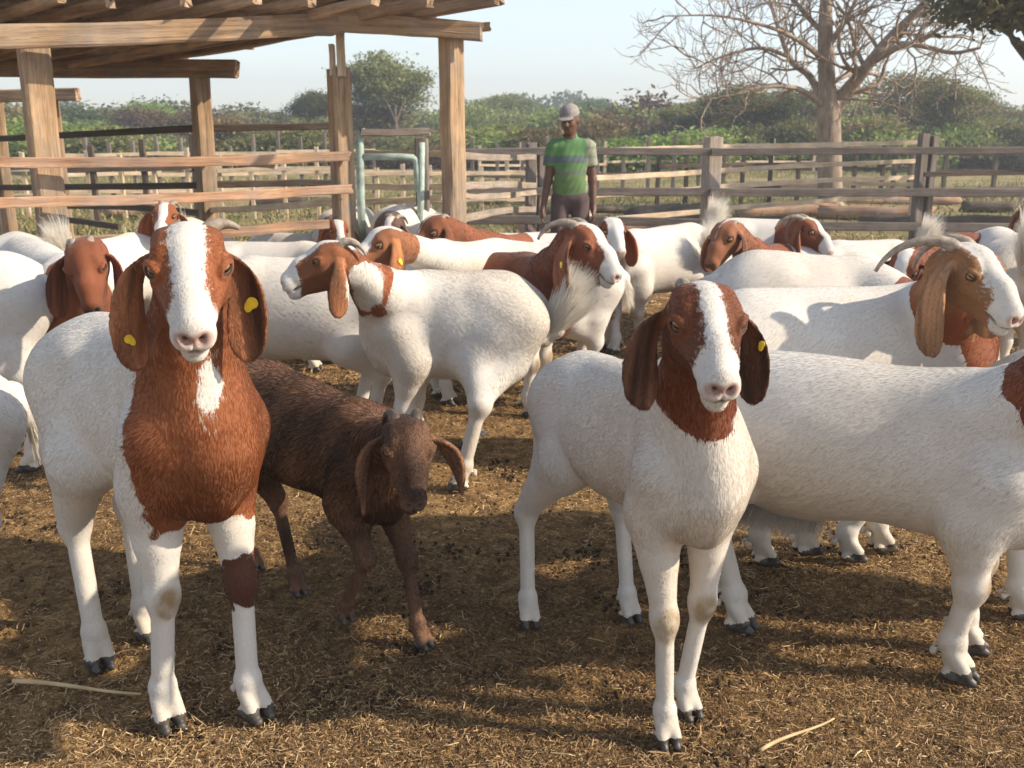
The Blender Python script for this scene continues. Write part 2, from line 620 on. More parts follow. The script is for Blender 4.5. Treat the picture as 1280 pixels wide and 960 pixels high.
def goat(label, front, hind, wz, rz, head, res=0.007, s=1.0, fat=1.0, neck=None, cut=0.10, blaze=(0.022, 0.02), muzzle=0.10,
         brown=BROWN, headcol=None, white=WHITE, ears=({}, {}), horns=.45, tags=(), fur=0, tail='down', tailp=None, patches=(),
         knee=(), hs=1.0, ls=1.0, age=None, fringe=0, group='goats crowded in the pen', allbrown=False, earcol=None, neckr=1.0,
         hrad=0.00055, furlen=1.0, legcol=(), lids=True, stance=0.0, seed=0, cutdir=None, tailcol=None, hornpts=None, stains=True, wpatches=(), rearfluff=0, whitelegs=False, taildrop=0.0):
    """front / hind: two world points each for the hooves; wz, rz: height of withers and rump;
    head: (world point between the eyes, yaw, pitch[, roll])"""
    global EYE_ME
    R_ = np.random.default_rng(100 + seed)
    front = [np.asarray(p, float) for p in front]; hind = [np.asarray(p, float) for p in hind]
    fm, hm = sum(front) / 2, sum(hind) / 2
    a = fm - hm; a[2] = 0
    if cutdir is not None and 'axis' in cutdir: a = np.array([*cutdir['axis'], 0.0])
    a = nrm(a)
    n = np.array([-a[1], a[0], 0.0])              # left
    base = (fm + hm) / 2
    base[2] = 0
    shift_f = (stance if np.isscalar(stance) else stance[0]); shift_r = (stance if np.isscalar(stance) else stance[1])
    S = np.array([fm[0], fm[1], 0]) + a * (-.03 + shift_f) ; S[2] = wz - 0.20 * s
    Rp = np.array([hm[0], hm[1], 0]) - a * (0.02 + shift_r) ; Rp[2] = rz - 0.165 * s
    hp = np.asarray(head[0], float)
    hf, hl, hu = head_frame(head[1], head[2], head[3] if len(head) > 3 else 0)
    HM = np.stack([hf, hl, hu])
    hp = hp - hs * (hf * .018 + hu * .024)
    HY = .90
    h = lambda x, y, z: hp + hs * (hf * x + hl * y * HY + hu * z)
    b = lambda x, y, z: S + s * (a * x + n * y + ZUP * z)
    rr = lambda x, y, z: Rp + s * (a * x + n * y + ZUP * z)
    A = np.stack([a, n, ZUP])
    # ---- extents
    pts = [*front, *hind, b(.3, .25, .25), b(0, -.25, .2), rr(-.25, .22, .2), rr(-.25, -.22, .2), hp + .3 * hs, hp - .3 * hs, b(.2, -.2, -.3)]
    for e in ears:
        pts.append(h(-.035, 0, 0) + np.array([0, 0, -e.get('len', .2) * hs - .04]))
    pts = np.array(pts)
    o = base
    lo, hi = pts.min(0) - .06, pts.max(0) + .06
    if tail == 'up': hi[2] = max(hi[2], Rp[2] + .42)
    lo[2] = -0.02
    F = Field(lo, hi, res)
    kb = 0.05 * s
    # ---- trunk
    mid = (S + Rp) / 2
    L = np.linalg.norm(S - Rp)
    ax3 = nrm(S - Rp)
    A3 = np.stack([ax3, n, nrm(np.cross(ax3, n))])
    wdt = .145 * s * fat
    F.ell(S + a * (-.05 * s) - ZUP * .01 * s, (.22 * s, .114 * s * (fat * .5 + .5), .20 * s), A, kb, 0)
    F.ell(mid - ZUP * (.025 * s), (L * .50 + .05 * s, wdt * 1.08, .195 * s), A3, kb, 0)
    F.ell(mid - ax3 * .1 * s - ZUP * (.045 * s * fat), (L * .42, wdt * 1.12, .175 * s * (fat * .3 + .7)), A3, kb, 0)
    F.ell(Rp + ZUP * .0 + a * .02 * s, (.185 * s, .128 * s, .155 * s), A, kb, 0)
    F.cone(S + ZUP * .10 * s - a * .03 * s, Rp + ZUP * .075 * s, .088 * s, .088 * s, kb, 0)
    F.ell(rr(.06, .085, .085), (.05 * s, .04 * s, .04 * s), A, .06, 0)
    F.ell(rr(.06, -.085, .085), (.05 * s, .04 * s, .04 * s), A, .06, 0)
    F.ell(b(.10, 0, -.06), (.105 * s, .075 * s, .14 * s), A, .06 * s, 0)          # brisket
    F.ell(b(.11, 0, -.15), (.075 * s, .045 * s, .05 * s), A, .04 * s, 0)
    for sg in (1, -1):
        F.ell(b(.045, sg * .080, .0), (.085 * s, .046 * s, .17 * s), A, .045 * s, 0)
        F.ell(b(.10, sg * .058, -.085), (.06 * s, .055 * s, .09 * s), A, .045 * s, 0)
    # ---- neck
    n0 = b(.09, 0, .045)
    n1 = h(-.055, 0, -.028)
    nm = (n0 + n1) / 2 + (neck if neck is not None else np.array([0, 0, .0]) - a * .015)
    nr = neckr * s
    F.cone(n0, nm, .115 * nr, .074 * nr, .06 * s, 1)
    F.cone(b(.0, 0, .10), nm, .080 * nr, .062 * nr, .07 * s, 1)
    F.cone(b(.15, 0, -.05), nm, .080 * nr, .060 * nr, .06 * s, 1)
    F.cone(nm, n1, .074 * nr, .058 * hs, .04 * s, 1)
    # ---- head
    kk = .022 * hs
    e3 = lambda c, r, k=kk, lab=2, carve=False: F.ell(h(*c), np.array(r) * hs * np.array([1, HY, 1]), HM, k, lab, carve)
    c3 = lambda p, q, ra, rb, k=kk, lab=2, carve=False: F.cone(h(*p), h(*q), ra * hs, rb * hs, k, lab, None, carve)
    e3((-.030, 0, .0), (.060, .058, .058))
    e3((-.008, 0, .028), (.054, .050, .035))
    c3((.02, 0, -.006), (.130, 0, -.024), .045, .030)
    c3((.0, 0, .034), (.085, 0, .014), .034, .027)
    c3((.085, 0, .014), (.135, 0, -.006), .027, .020)
    c3((-.04, 0, -.056), (.115, 0, -.053), .037, .020)
    e3((.128, 0, -.062), (.026, .022, .018), .014)
    for sg in (1, -1):
        e3((-.012, sg * .038, -.030), (.052, .024, .046))
        e3((.140, sg * .017, -.027), (.023, .019, .021), .014)
        c3((-.03, sg * .042, .038), (.008, sg * .046, .043), .016, .010, .022)
        c3((.02, sg * .046, -.008), (.10, sg * .026, -.014), .016, .012, .02)
    e3((.150, 0, -.036), (.012, .016, .016), .01)
    fine = res < .0062
    EYC = (.026, .0530, .020)
    eyes = []
    for sg in (1, -1):
        ov = nrm(hl * sg * .80 + hf * .57 + hu * .06)
        yv = nrm(np.cross(nrm(hu + hf * .22), ov)); zv = np.cross(ov, yv)
        c = h(EYC[0], sg * EYC[1], EYC[2])
        eyes.append((c, ov, yv, zv))
        e3((.016, sg * .046, .020), (.027, .021, .025), .016)
        F.ell(c + ov * .006 * hs, (.0150 * hs,) * 3, None, .004, 2, True)
        if fine:
            for k0_, k1_, rd, zr in ((0, 8, .0050, .0118), (8, 16, .0040, .0108)):
                for j_ in range(k0_, k1_):
                    a0, a1 = math.pi * j_ / 8, math.pi * (j_ + 1) / 8
                    pt_ = lambda a_: c + hs * (ov * (.0115 - .004 * abs(math.cos(a_)) ** 3) + yv * .0165 * math.cos(a_) + zv * zr * math.sin(a_))
                    F.cone(pt_(a0), pt_(a1), rd * hs, rd * hs, .0045, 2)
    if fine:
        for sg in (1, -1):
            c3((.162, sg * .009, -.024), (.160, sg * .018, -.016), .0045, .0055, .005, 2, True)
            e3((.160, sg * .012, -.023), (.010, .0060, .006), .006, 2, True)
            mp = [h(*q) for q in ((.160, sg * .000, -.0435), (.150, sg * .016, -.0450), (.128, sg * .0255, -.0435), (.100, sg * .0300, -.0390))]
            for i in range(3): F.cone(mp[i], mp[i + 1], .0040, .0034, .005, 2, None, True)
        c3((.163, 0, -.043), (.160, 0, -.026), .0022, .0022, .004, 2, True)
    # ---- ears
    er = []
    t_e = max(.0050, res * .95)
    for sg, e in zip((1, -1), ears):
        r0 = h(-.036, sg * .052, .006)
        out = hl * sg
        outh = nrm(out - ZUP * out[2] * .6)
        fwd = nrm(hf - ZUP * hf[2])
        fwd = nrm(fwd) if np.linalg.norm(hf[:2]) > .2 else -ZUP
        ln = e.get('len', .205) * hs
        spr = e.get('spread', .055) * hs
        fo = e.get('fwd', .01) * hs
        p0 = r0 - out * .01
        p1 = r0 + outh * (.034 * hs + spr * .35) - ZUP * .012 * hs
        p2 = r0 + outh * (.03 * hs + spr * .8) - ZUP * ln * .55 + fwd * fo * .5
        p3 = r0 + outh * (.018 * hs + spr) - ZUP * ln + fwd * fo
        if 'tip' in e:
            tipw = np.asarray(e['tip'], float)
            p3 = tipw; p2 = (r0 * .45 + tipw * .55) + outh * .03 * hs + ZUP * .01
        t = np.concatenate([np.linspace(0, .84, 18), np.linspace(.87, 1, 9)])
        cp = bez([p0, p1, (p1 + p2) / 2 + outh * .008, p2, p3], t)
        wmax = e.get('w', .042) * hs
        prof = np.interp(t, [0, .12, .3, .55, .74, .86, .93, .97, .99, 1.0], [.40, .42, .58, .86, 1.0, .98, .88, .72, .55, .40]) if e.get('shape', 'round') == 'round' else \
            np.interp(t, [0, .1, .25, .45, .65, .85, .95, 1.0], [.45, .6, .95, 1.0, .84, .48, .26, .1])
        ang = math.radians(e.get('ang', 40))
        wd = fwd * math.cos(ang) + outh * math.sin(ang)
        # the width turns with the length: at the root it lies along the skull
        F.sheet(cp, prof * wmax, wd, t_e, e.get('curl', .18) * (sg if False else 1) * e.get('cs', 1), .010, 3 if sg == 1 else 4)
        T = np.gradient(cp, axis=0)
        er.append(dict(cp=cp, wd=wd, out=outh, w=prof * wmax, T=T, sg=sg, t=t))
    # ---- legs
    hoofs = []

    def foot(ft, fet, lab, fd, r):
        nd = np.cross(ZUP, fd)
        up = ft[2]
        tl = lambda x, y, z: ft + ls * s * (fd * x + nd * y + ZUP * z)
        F.cone(fet, tl(.0, 0, .045), .0275 * r, .0265 * r, .015, lab)
        F.ell(tl(-.004, 0, .055), np.array((.022, .026, .026)) * ls * s, None, .015, lab)
        for sg in (1, -1):
            F.cone(tl(-.004, sg * .0175, .070), tl(.026, sg * .0205, .030), .0175 * r, .0170 * r, .007, lab)
            F.cone(tl(-.012, sg * .0195, .018), tl(.044, sg * .0185, .010), .0165 * r, .0115 * r, .005, lab)
            F.ell(tl(-.050, sg * .014, .066) if True else 0, np.array((.010, .009, .012)) * ls * s, None, .008, lab)
        F.cone(tl(.058, 0, .0), tl(.046, 0, .055), .0045 * r + res * .35, .0030 * r + res * .3, .006, lab, None, True)
        F.cone(tl(.046, 0, .055), tl(.040, 0, .088), .0030 * r + res * .3, .0015 * r + res * .2, .008, lab, None, True)
        hoofs.append((ft, fd, nd, lab))

    legs = []
    for i, ft in enumerate(front):
        sg = 1 if np.dot(ft - base, n) > 0 else -1
        if np.dot(front[0] - front[1], n) * (1 if i == 0 else -1) > 0: sg = 1
        else: sg = -1
        lab = 5 + i
        fd = nrm(a + n * sg * .12)
        bent = knee and knee[0] == i
        el = b(.02, sg * .085, -.13)
        r = ls * s
        if bent:
            kn = np.asarray(knee[1], float)
            fet = ft + ZUP * .085 * r + a * .012
            fdd = nrm(a * .55 - ZUP * .85)
        else:
            fet = ft + ZUP * .095 * r - fd * .012
            kn = el * .47 + fet * .53 + a * .022
        sh = b(.07, sg * .095, -.02)
        F.cone(sh, el, .075 * s, .070 * s, .05 * s, lab)
        F.cone(el, kn + (el - kn) * .12, .066 * s, .036 * r, .04 * s, lab)
        F.cone(el + a * .0 - ZUP * .03, kn + (el - kn) * .55, .058 * s, .043 * r, .03 * s, lab)
        F.ell(kn, np.array((.038, .036, .042)) * r, A, .03, lab)
        F.cone(kn, fet, .0268 * r, .0255 * r, .022, lab)
        F.ell(fet, np.array((.0305, .0285, .031)) * r, A, .016, lab)
        foot(ft, fet, lab, fd, r)
        legs.append((el, kn, fet, ft, lab, sg, fd))
    for i, ft in enumerate(hind):
        sg = 1 if np.dot(hind[0] - hind[1], n) * (1 if i == 0 else -1) > 0 else -1
        lab = 7 + i
        fd = nrm(a + n * sg * .12)
        r = ls * s
        hip = rr(-.03, sg * .075, .0)
        st = rr(.085, sg * .105, -.16)
        fet = ft + ZUP * .095 * r - fd * .012
        hk = fet * .54 + (st * .5 + rr(-.06, sg * .08, -.2) * .5) * .46
        hk = fet + ZUP * (Rp[2] - fet[2]) * .41 - a * .050 * s + (st - fet) * np.array([.12, .12, 0])
        F.cone(hip, st, .125 * s, .082 * s, .05 * s, lab, (n, .72))
        F.cone(rr(-.10, sg * .065, -.02), rr(-.045, sg * .085, -.17), .085 * s, .062 * s, .05 * s, lab, (n, .8))
        F.cone(st, hk + ZUP * .02, .080 * s, .034 * r, .05 * s, lab)
        F.cone(rr(-.045, sg * .085, -.17), hk + ZUP * .015, .058 * s, .030 * r, .04 * s, lab)
        F.ell(hk - a * .012 * s + ZUP * .012, np.array((.036, .029, .042)) * r, A, .02, lab)
        F.cone(hk, fet, .0275 * r, .0255 * r, .022, lab)
        F.ell(fet, np.array((.0305, .0285, .031)) * r, A, .016, lab)
        foot(ft, fet, lab, fd, r)
        legs.append((st, hk, fet, ft, lab, sg, fd))
    # ---- tail
    tb = rr(-.165, 0, .055)
    if tailp is not None: tpts = [tb] + [np.asarray(q, float) for q in tailp]
    elif tail == 'up':
        tb = tb - ZUP * (.02 + taildrop)
        tpts = [tb, tb - a * .050 * s + ZUP * .040 * s, tb - a * .062 * s + ZUP * .125 * s]
    elif tail == 'down': tpts = [tb, tb - a * .035 * s - ZUP * .04 * s, tb - a * .04 * s - ZUP * .13 * s]
    for i in range(len(tpts) - 1):
        F.cone(tpts[i], tpts[i + 1], .027 * s - .006 * i * s, .021 * s - .005 * i * s, .03 * s, 9)
    if fringe:
        F.ell(mid + ZUP * (-.20 * s) - a * .06, (.10 * s, .028 * s, .04 * s), A, .05, 0)
    F.floor(min(0.0, 0.0))
    V, Q, lab = F.mesh(1)
    Nn = vnormals(V, Q)
    # ---- colour fields per vertex (material boundaries of the coat itself)
    q = (V - hp) @ HM.T / hs
    q[:, 1] /= HY
    bd = (V - S) @ A.T / s
    nd_ = nrm(n1 - n0)
    tn = ((V - n0) @ nd_)
    wav = vnoise(V, 22.0, seed) * .010 + vnoise(V, 60.0, seed + 1) * .004
    ndc = nrm(nd_ + a * .7)
    m_neck = (V - n0) @ ndc - cut + wav - np.where(lab != 1, np.maximum(0, .05 - bd[:, 0]) * 1.5, 0)
    if cutdir is not None and 'w' in cutdir:      # extra slope of the colour edge: front / side dependence
        cw = cutdir['w']
        m_neck = m_neck + bd[:, 0] * cw[0] + np.abs(bd[:, 1]) * cw[1] + bd[:, 1] * cw[2]
    x = q[:, 0]
    bw = np.interp(x, [-.12, -.06, .03, .09, .13], [blaze[0] * .9, blaze[0], (blaze[0] + blaze[1]) / 2, blaze[1], blaze[1] * 1.15]) if blaze else 0
    if blaze:
        m_head = np.abs(q[:, 1] - (blaze[2] if len(blaze) > 2 else 0)) - bw + wav * .35
        dors = q[:, 2] - np.interp(x, [-.1, 0, .1, .15], [.02, .012, -.012, -.03])
        m_head = np.where((dors < 0), np.maximum(m_head, -dors * 1.0), m_head)
        m_head = np.where(x < -.11, np.maximum(m_head, (-.11 - x)), m_head)
        if muzzle: m_head = np.minimum(m_head, np.maximum(muzzle - x + wav * .4, -.02) + np.maximum(-.02 - q[:, 2], 0) * .3)
    else:
        m_head = np.full(len(V), .05)
    near_head = np.linalg.norm(q - np.array([.02, 0, 0]), axis=1) < .17
    ish = (lab == 2) | (near_head & (lab == 1) & (x > -.11) & (q[:, 2] > 0))
    m = np.where(ish, np.minimum(m_neck + .3, m_head), m_neck)
    isear = (lab == 3) | (lab == 4)
    if not (earcol == 'white'): m = np.where(isear, .05, m)
    for pc, pr, sgn in patches:                   # extra patches in trunk coordinates: centre, radii, +1 coloured / -1 white
        dd = (1 - np.sqrt((((bd - np.array(pc)) / np.array(pr)) ** 2).sum(1))) * min(pr) + wav * 1.2
        m = np.maximum(m, dd) if sgn > 0 else np.minimum(m, -dd)
    if cutdir is not None and 'bib' in cutdir:
        bb = cutdir['bib']
        mb = np.minimum(bd[:, 0] - bb[0] + bd[:, 1] * bb[2] + np.abs(bd[:, 2] + .03) * bb[3], bd[:, 2] - bb[1] + wav)
        m = np.where(lab != 2, np.maximum(m, mb + wav), m)
    for pc, pr, sgn in wpatches:
        dd = (1 - np.sqrt((((V - np.array(pc)) / np.array(pr)) ** 2).sum(1))) * min(pr) + wav * .8
        dd = np.where(lab == 2, -1, dd)
        m = np.maximum(m, dd) if sgn > 0 else np.minimum(m, -dd)
    for li, z0, z1 in legcol:                     # coloured band on a leg
        sel = lab == li
        m = np.where(sel & (V[:, 2] < z1 + .06), np.minimum(V[:, 2] - z0 + wav * 2, z1 - V[:, 2] + wav * 2), m)
    if whitelegs: m = np.minimum(m, V[:, 2] - (S[2] - .20 * s) + wav)
    if allbrown: m = np.full(len(V), .05)
    cA = np.tile(np.array(white), (len(V), 1)).astype(float)
    cB = np.tile(np.array(brown), (len(V), 1)).astype(float)
    for li, z0, z1 in legcol: cB[(lab == li) & (V[:, 2] < z1 + .03)] = (.075, .028, .016)
    if headcol is not None:
        wh = np.where(isear, 1.0, np.where(lab == 2, 1.0, sstep(tn, np.linalg.norm(n1 - n0) * .6, np.linalg.norm(n1 - n0))))
        cB = cB * (1 - wh[:, None]) + np.array(headcol) * wh[:, None]
    if earcol is not None and earcol != 'white':
        cB = np.where(isear[:, None], np.array(earcol), cB)
    nb = vnoise(V, 12.0, seed + 3)[:, None]
    cB = cB * (1 + .16 * nb)
    for li_, e in ((3, er[0]), (4, er[1])):       # long pale and dark streaks and soft folds down the ears
        sel = lab == li_
        T_ = nrm(e['cp'][-1] - e['cp'][3]); wv_ = nrm(e['wd'] - T_ * np.dot(e['wd'], T_))
        co = np.stack([(V[sel] @ wv_) * 1.0, (V[sel] @ T_) * .12, V[sel, 0] * 0], 1)
        st1 = vnoise(co, 170.0, seed + 61); st2 = vnoise(co, 70.0, seed + 62)
        cB[sel] = cB[sel] * np.clip(1 + .28 * st1 + .30 * st2, .35, 1.9)[:, None]
        V[sel] += Nn[sel] * (st2 * .0012 + st1 * .0004)[:, None]
    if allbrown:                                  # darker stripe down the face, paler cheeks, lighter legs
        fc = hd_ = (lab == 2)
        k_f = np.where(fc, .75 + np.clip((np.abs(q[:, 1]) - .010) / .02, 0, 1) * .45 * np.clip(1.1 - np.abs(q[:, 2] + .01) * 8, 0, 1), 1.0)
        k_f = np.where(isear, 1.25, k_f)
        k_f = np.where((lab >= 5) & (V[:, 2] < S[2] - .12), 1.15, k_f)
        k_f = k_f * (1 + .35 * vnoise(V * np.array([1, 1, .5]), 30, 77))
        cB = cB * np.clip(k_f, .4, 2.2)[:, None]
    # skin: nose, lips, eye rims, inner corners
    pink = np.array((.36, .235, .20)) if not allbrown and muzzle else np.array((.085, .055, .045))
    hd = lab == 2
    dn = np.minimum(np.linalg.norm((q - np.array([.152, .012, -.020])) / np.array([1.1, 1.3, .9]), axis=1),
                    np.linalg.norm((q - np.array([.152, -.012, -.020])) / np.array([1.1, 1.3, .9]), axis=1))
    wn_ = (1 - sstep(dn, .012, .021)) * hd
    nost = np.minimum(np.linalg.norm(q - np.array([.152, .013, -.018]), axis=1), np.linalg.norm(q - np.array([.152, -.013, -.018]), axis=1))
    de = np.minimum(np.linalg.norm((q - np.array([.031, .062, .020])) / np.array([1.25, 1, .85]), axis=1), np.linalg.norm((q - np.array([.031, -.062, .020])) / np.array([1.25, 1, .85]), axis=1))
    we = (1 - sstep(de, .0115, .0148)) * hd
    mouth = 9.0
    for sg in (1, -1):
        mp = np.array([(.160, sg * .000, -.0435), (.150, sg * .016, -.0450), (.128, sg * .0255, -.0435), (.100, sg * .0300, -.0390)])
        for i in range(3):
            ba = mp[i + 1] - mp[i]
            hh = np.clip(((q - mp[i]) @ ba) / (ba @ ba), 0, 1)
            mouth = np.minimum(mouth, np.linalg.norm(q - mp[i] - hh[:, None] * ba, axis=1))
    wm = (1 - sstep(mouth, .0025, .0075)) * hd * .9
    for w_, colr in ((wn_, pink), (we, np.array((.035, .02, .015))), (wm, pink * .35), ((1 - sstep(nost, .004, .0085)) * hd, np.array((.05, .03, .028)))):
        cA = cA * (1 - w_[:, None]) + colr * w_[:, None]
        cB = cB * (1 - w_[:, None]) + colr * w_[:, None]
    # legs: stained knees and yellowed feet
    lk = (lab >= 5) & (lab <= 8)
    for (_, kn, fet, ft, lb, sg, fd) in legs:
        sel = (lab == lb)
        zz = V[:, 2] - ft[2]
        wst = sel * (1 - sstep(zz, .02, .11)) * .35
        st_c = np.array((.50, .38, .25))
        if lb < 7 and stains:
            dk = np.linalg.norm((V - (kn + a * .03 * s)) / np.array([1, 1, 1.3]), axis=1)
            wk = (lab == lb) * (1 - sstep(dk, .020, .042)) * (.85 + .25 * vnoise(V, 90.0, seed))
            wst = np.maximum(wst, np.clip(wk, 0, 1))
            st_c = np.array((.27, .19, .105))
        cA = cA * (1 - wst[:, None]) + st_c * wst[:, None]
    # dust on the belly and legs
    du = np.clip(vnoise(V, 5.0, seed + 5) * .6 + .22 + (.35 - (V[:, 2] - 0)) * .5, 0, 1) * .48 * (lab != 2)
    cA = cA * (1 - du[:, None]) + np.array((.50, .41, .30)) * du[:, None]
    # inside of the ears
    # ---- hooves
    hoof_v = np.zeros(len(V), np.int8)
    for j, (ft, fd, nd2, lb) in enumerate(hoofs):
        rel = V - ft
        xx = rel @ fd
        hh = (.030 + .30 * np.clip(xx, -.03, .06)) * ls * s + vnoise(V, 120, 4) * .0025
        near = (np.abs(rel[:, 0]) < .09) & (np.abs(rel[:, 1]) < .09)
        hoof_v[(lab == lb) & near & (rel[:, 2] < hh)] = j + 1
    qh = hoof_v[Q]
    faceh = np.where((qh > 0).all(1), qh.max(1), 0)
    root = empty('goat', o, label, 'goat', group)
    Vl = V - o
    vb, qb, ub = submesh(Vl, Q, faceh == 0)
    me = mesh_np('body', vb, qb)
    add_attr(me, 'patch', m[ub]); add_attr(me, 'col_a', cA[ub]); add_attr(me, 'col_b', np.clip(cB[ub], .005, 1))
    body = link('body', me, M['coat'], root)
    for j in range(4):
        if (faceh == j + 1).any():
            vh, qq, _ = submesh(Vl, Q, faceh == j + 1)
            link('hoof', mesh_np('hoof', vh, qq), M['hoof'], root)
    # ---- eyes
    if EYE_ME is None:
        EYE_ME = sphere_mesh('eye', 20, 14)
        EYE_ME.materials.append(M['eye'])
    for (c, outv, yv, zv) in eyes:
        e = bpy.data.objects.new('eye', EYE_ME)
        COL.objects.link(e)
        e.parent = root
        c = c - o
        r = .0150 * hs
        # local X looks out of the socket
        mat = Matrix(((outv[0] * r, yv[0] * r, zv[0] * r, c[0]), (outv[1] * r, yv[1] * r, zv[1] * r, c[1]), (outv[2] * r, yv[2] * r, zv[2] * r, c[2]), (0, 0, 0, 1)))
        e.matrix_local = mat
    # ---- horns
    hn = (horns, horns) if np.isscalar(horns) else horns
    for sg, hz in zip((1, -1), hn):
        if not hz: continue
        fwh = nrm(hf * .75 - ZUP * (hf[2] * .75) + a * .25) if hornpts is None else nrm(np.array(hornpts))
        fwh[2] = 0
        oh = nrm(hl * sg - ZUP * hl[2] * sg)
        b0 = h(-.045, sg * .028, .044)
        w_ = lambda bk, up, out: b0 + hs * .8 * (-fwh * bk + ZUP * up + oh * out)
        bp = bez([b0 - hu * .01, w_(.02, .030 * (.4 + .6 * hz), .0), w_(.02 + .085 * hz, .040 * hz + .01, .02 * hz), w_(.02 + .17 * hz, .015 * hz, .045 * hz), w_(.02 + .20 * hz, -.08 * hz, .06 * hz)], 22) - o
        if hz < .35: bp = bp[:16]
        rad = np.linspace(.0185, .0045, len(bp)) * hs * (1.0 if hz > .5 or allbrown else .85)
        tube('horn', bp, rad, M['horn' if not allbrown else 'dark_horn'], root, 12, .035)
    # ---- ear tags
    for tg in tags:
        ei, u, v = tg[:3]
        size = tg[3] if len(tg) > 3 else .014
        e = er[ei]
        i = int(np.searchsorted(e['t'], u))
        T = nrm(e['T'][i]); wv = nrm(e['wd'] - T * np.dot(e['wd'], T)); nv = np.cross(T, wv)
        side = np.sign(np.dot(nv, np.array([0, 0, CAM_H]) - e['cp'][i]))
        ctr = e['cp'][i] + wv * v * e['w'][i]
        near = np.linalg.norm(V - ctr, axis=1)
        k_ = np.where(near < max(.014, res * 2.2))[0]
        if len(k_):
            ctr = ctr + nv * side * (np.max((V[k_] - ctr) @ (nv * side)) + .0012)
        ang = np.linspace(0, 2 * math.pi, 14, endpoint=False)
        rr_ = size * (1 + .25 * np.cos(2 * ang + seed) + .12 * np.sin(3 * ang + seed))
        ring = ctr + (np.cos(ang) * rr_ * .8)[:, None] * wv + (np.sin(ang) * rr_)[:, None] * T
        Vt = np.concatenate([ring, ring + nv * side * .0022, [ctr + nv * side * .0035], [ctr]]) - o
        m14 = 14
        Qt = [(i2, (i2 + 1) % m14, m14 + (i2 + 1) % m14, m14 + i2) for i2 in range(m14)]
        Tt = [(2 * m14, m14 + i2, m14 + (i2 + 1) % m14) for i2 in range(m14)] + [(2 * m14 + 1, (i2 + 1) % m14, i2) for i2 in range(m14)]
        link('ear_tag', mesh_np('ear_tag', Vt, Qt, Tt, False), M['tag'], root)
    # ---- hair
    if fur:
        tri = np.concatenate([Q[:, [0, 1, 2]], Q[:, [0, 2, 3]]])
        ok = (faceh == 0); ok = np.concatenate([ok, ok])
        skin = np.maximum(np.maximum(wn_, (1 - sstep(de, .0145, .019)) * hd), wm)
        tri = tri[ok]
        v0, v1, v2 = V[tri[:, 0]], V[tri[:, 1]], V[tri[:, 2]]
        ar = np.linalg.norm(np.cross(v1 - v0, v2 - v0), axis=1)
        lt = lab[tri[:, 0]]
        wgt = ar * np.where(lt == 2, 2.6, np.where((lt == 3) | (lt == 4), 1.8, 1.0))
        pk = R_.choice(len(tri), fur, p=wgt / wgt.sum())
        r1, r2 = R_.random(fur), R_.random(fur)
        fl = r1 + r2 > 1
        r1[fl], r2[fl] = 1 - r1[fl], 1 - r2[fl]
        bc = np.stack([1 - r1 - r2, r1, r2], 1)
        tr = tri[pk]
        itp = lambda arr: (arr[tr] * (bc[:, :, None] if arr.ndim == 2 else bc)).sum(1)
        rt = itp(V); nn = itp(Nn); nn /= np.linalg.norm(nn, axis=1)[:, None]
        mm = itp(m); ca = itp(cA); cb = itp(cB); sk = itp(skin)
        lb = lab[tr[:, 0]]
        qh_ = (rt - hp) @ HM.T / hs / np.array([1, HY, 1])
        bh = (rt - S) @ A.T / s
        # flow
        fl_ = np.zeros_like(rt)
        tor = -a * .75 - ZUP * .62
        fl_[:] = tor
        fl_[lb == 1] = -nd_ * .9 - ZUP * .35
        front_ = sstep(bh[:, 0], .05, .15)[:, None] * (lb < 2)[:, None]
        fl_ = fl_ * (1 - front_) + (-ZUP * 1.0 - nd_ * .2) * front_
        hsel = lb == 2
        hv = -hf[None, :] * 1.0 + hl[None, :] * (qh_[:, 1:2] * 14) + 0 * hu
        fl_[hsel] = hv[hsel]
        for li_, e in ((3, er[0]), (4, er[1])):
            sel = lb == li_
            fl_[sel] = nrm(e['cp'][-1] - e['cp'][3])
        lsel = (lb >= 5) & (lb <= 8)
        lowl = sstep(rt[:, 2], S[2] - .22 * s, S[2] - .05 * s)[:, None]
        fl_[lsel] = ((-ZUP) * (1 - lowl) + tor * lowl)[lsel]
        fl_ += np.stack([vnoise(rt, 14, seed + 20 + j) for j in range(3)], 1) * .06
        fl_ += R_.normal(size=fl_.shape) * .09
        fl_ -= nn * (fl_ * nn).sum(1)[:, None]
        fl_ /= np.maximum(np.linalg.norm(fl_, axis=1), 1e-6)[:, None]
        lift = np.where(lb == 2, .07, .055) + R_.random(fur) * (.07 if not allbrown else .14)
        lift = np.where((lb == 3) | (lb == 4), .12, lift)
        d = fl_ + nn * lift[:, None]
        d /= np.linalg.norm(d, axis=1)[:, None]
        ln = np.where(lb == 2, .0048, np.where((lb == 3) | (lb == 4), .006, np.where(lsel & (rt[:, 2] < S[2] - .22 * s), .005, .0115)))
        ln = ln * (.6 + .7 * R_.random(fur)) * np.where((lb == 2) | (lb == 3) | (lb == 4), min(furlen, 1.0), furlen)
        bel = (lb == 0) & (nn[:, 2] < -.35)
        if rearfluff:
            rf = ((lb == 7) | (lb == 8) | (lb == 0)) & (bh[:, 0] < -.60) & (rt[:, 2] > S[2] - .25 * s)
            ln = np.where(rf, ln * rearfluff, ln); d[rf] = d[rf] * .7 + (-a * .25 - ZUP * .35)
            d /= np.linalg.norm(d, axis=1)[:, None]
        ln = np.where(bel, ln * 1.5, ln)
        fn = vnoise(rt, 250, seed) * .006 + R_.normal(size=fur) * .003
        c = np.where((mm + fn > 0)[:, None], cb, ca)
        c = c * ((1.0 + .12 * R_.random((fur, 1))) if not allbrown else (.55 + 2.2 * R_.random((fur, 1)) ** 3.0) * np.array([1, 1.02, .95]))
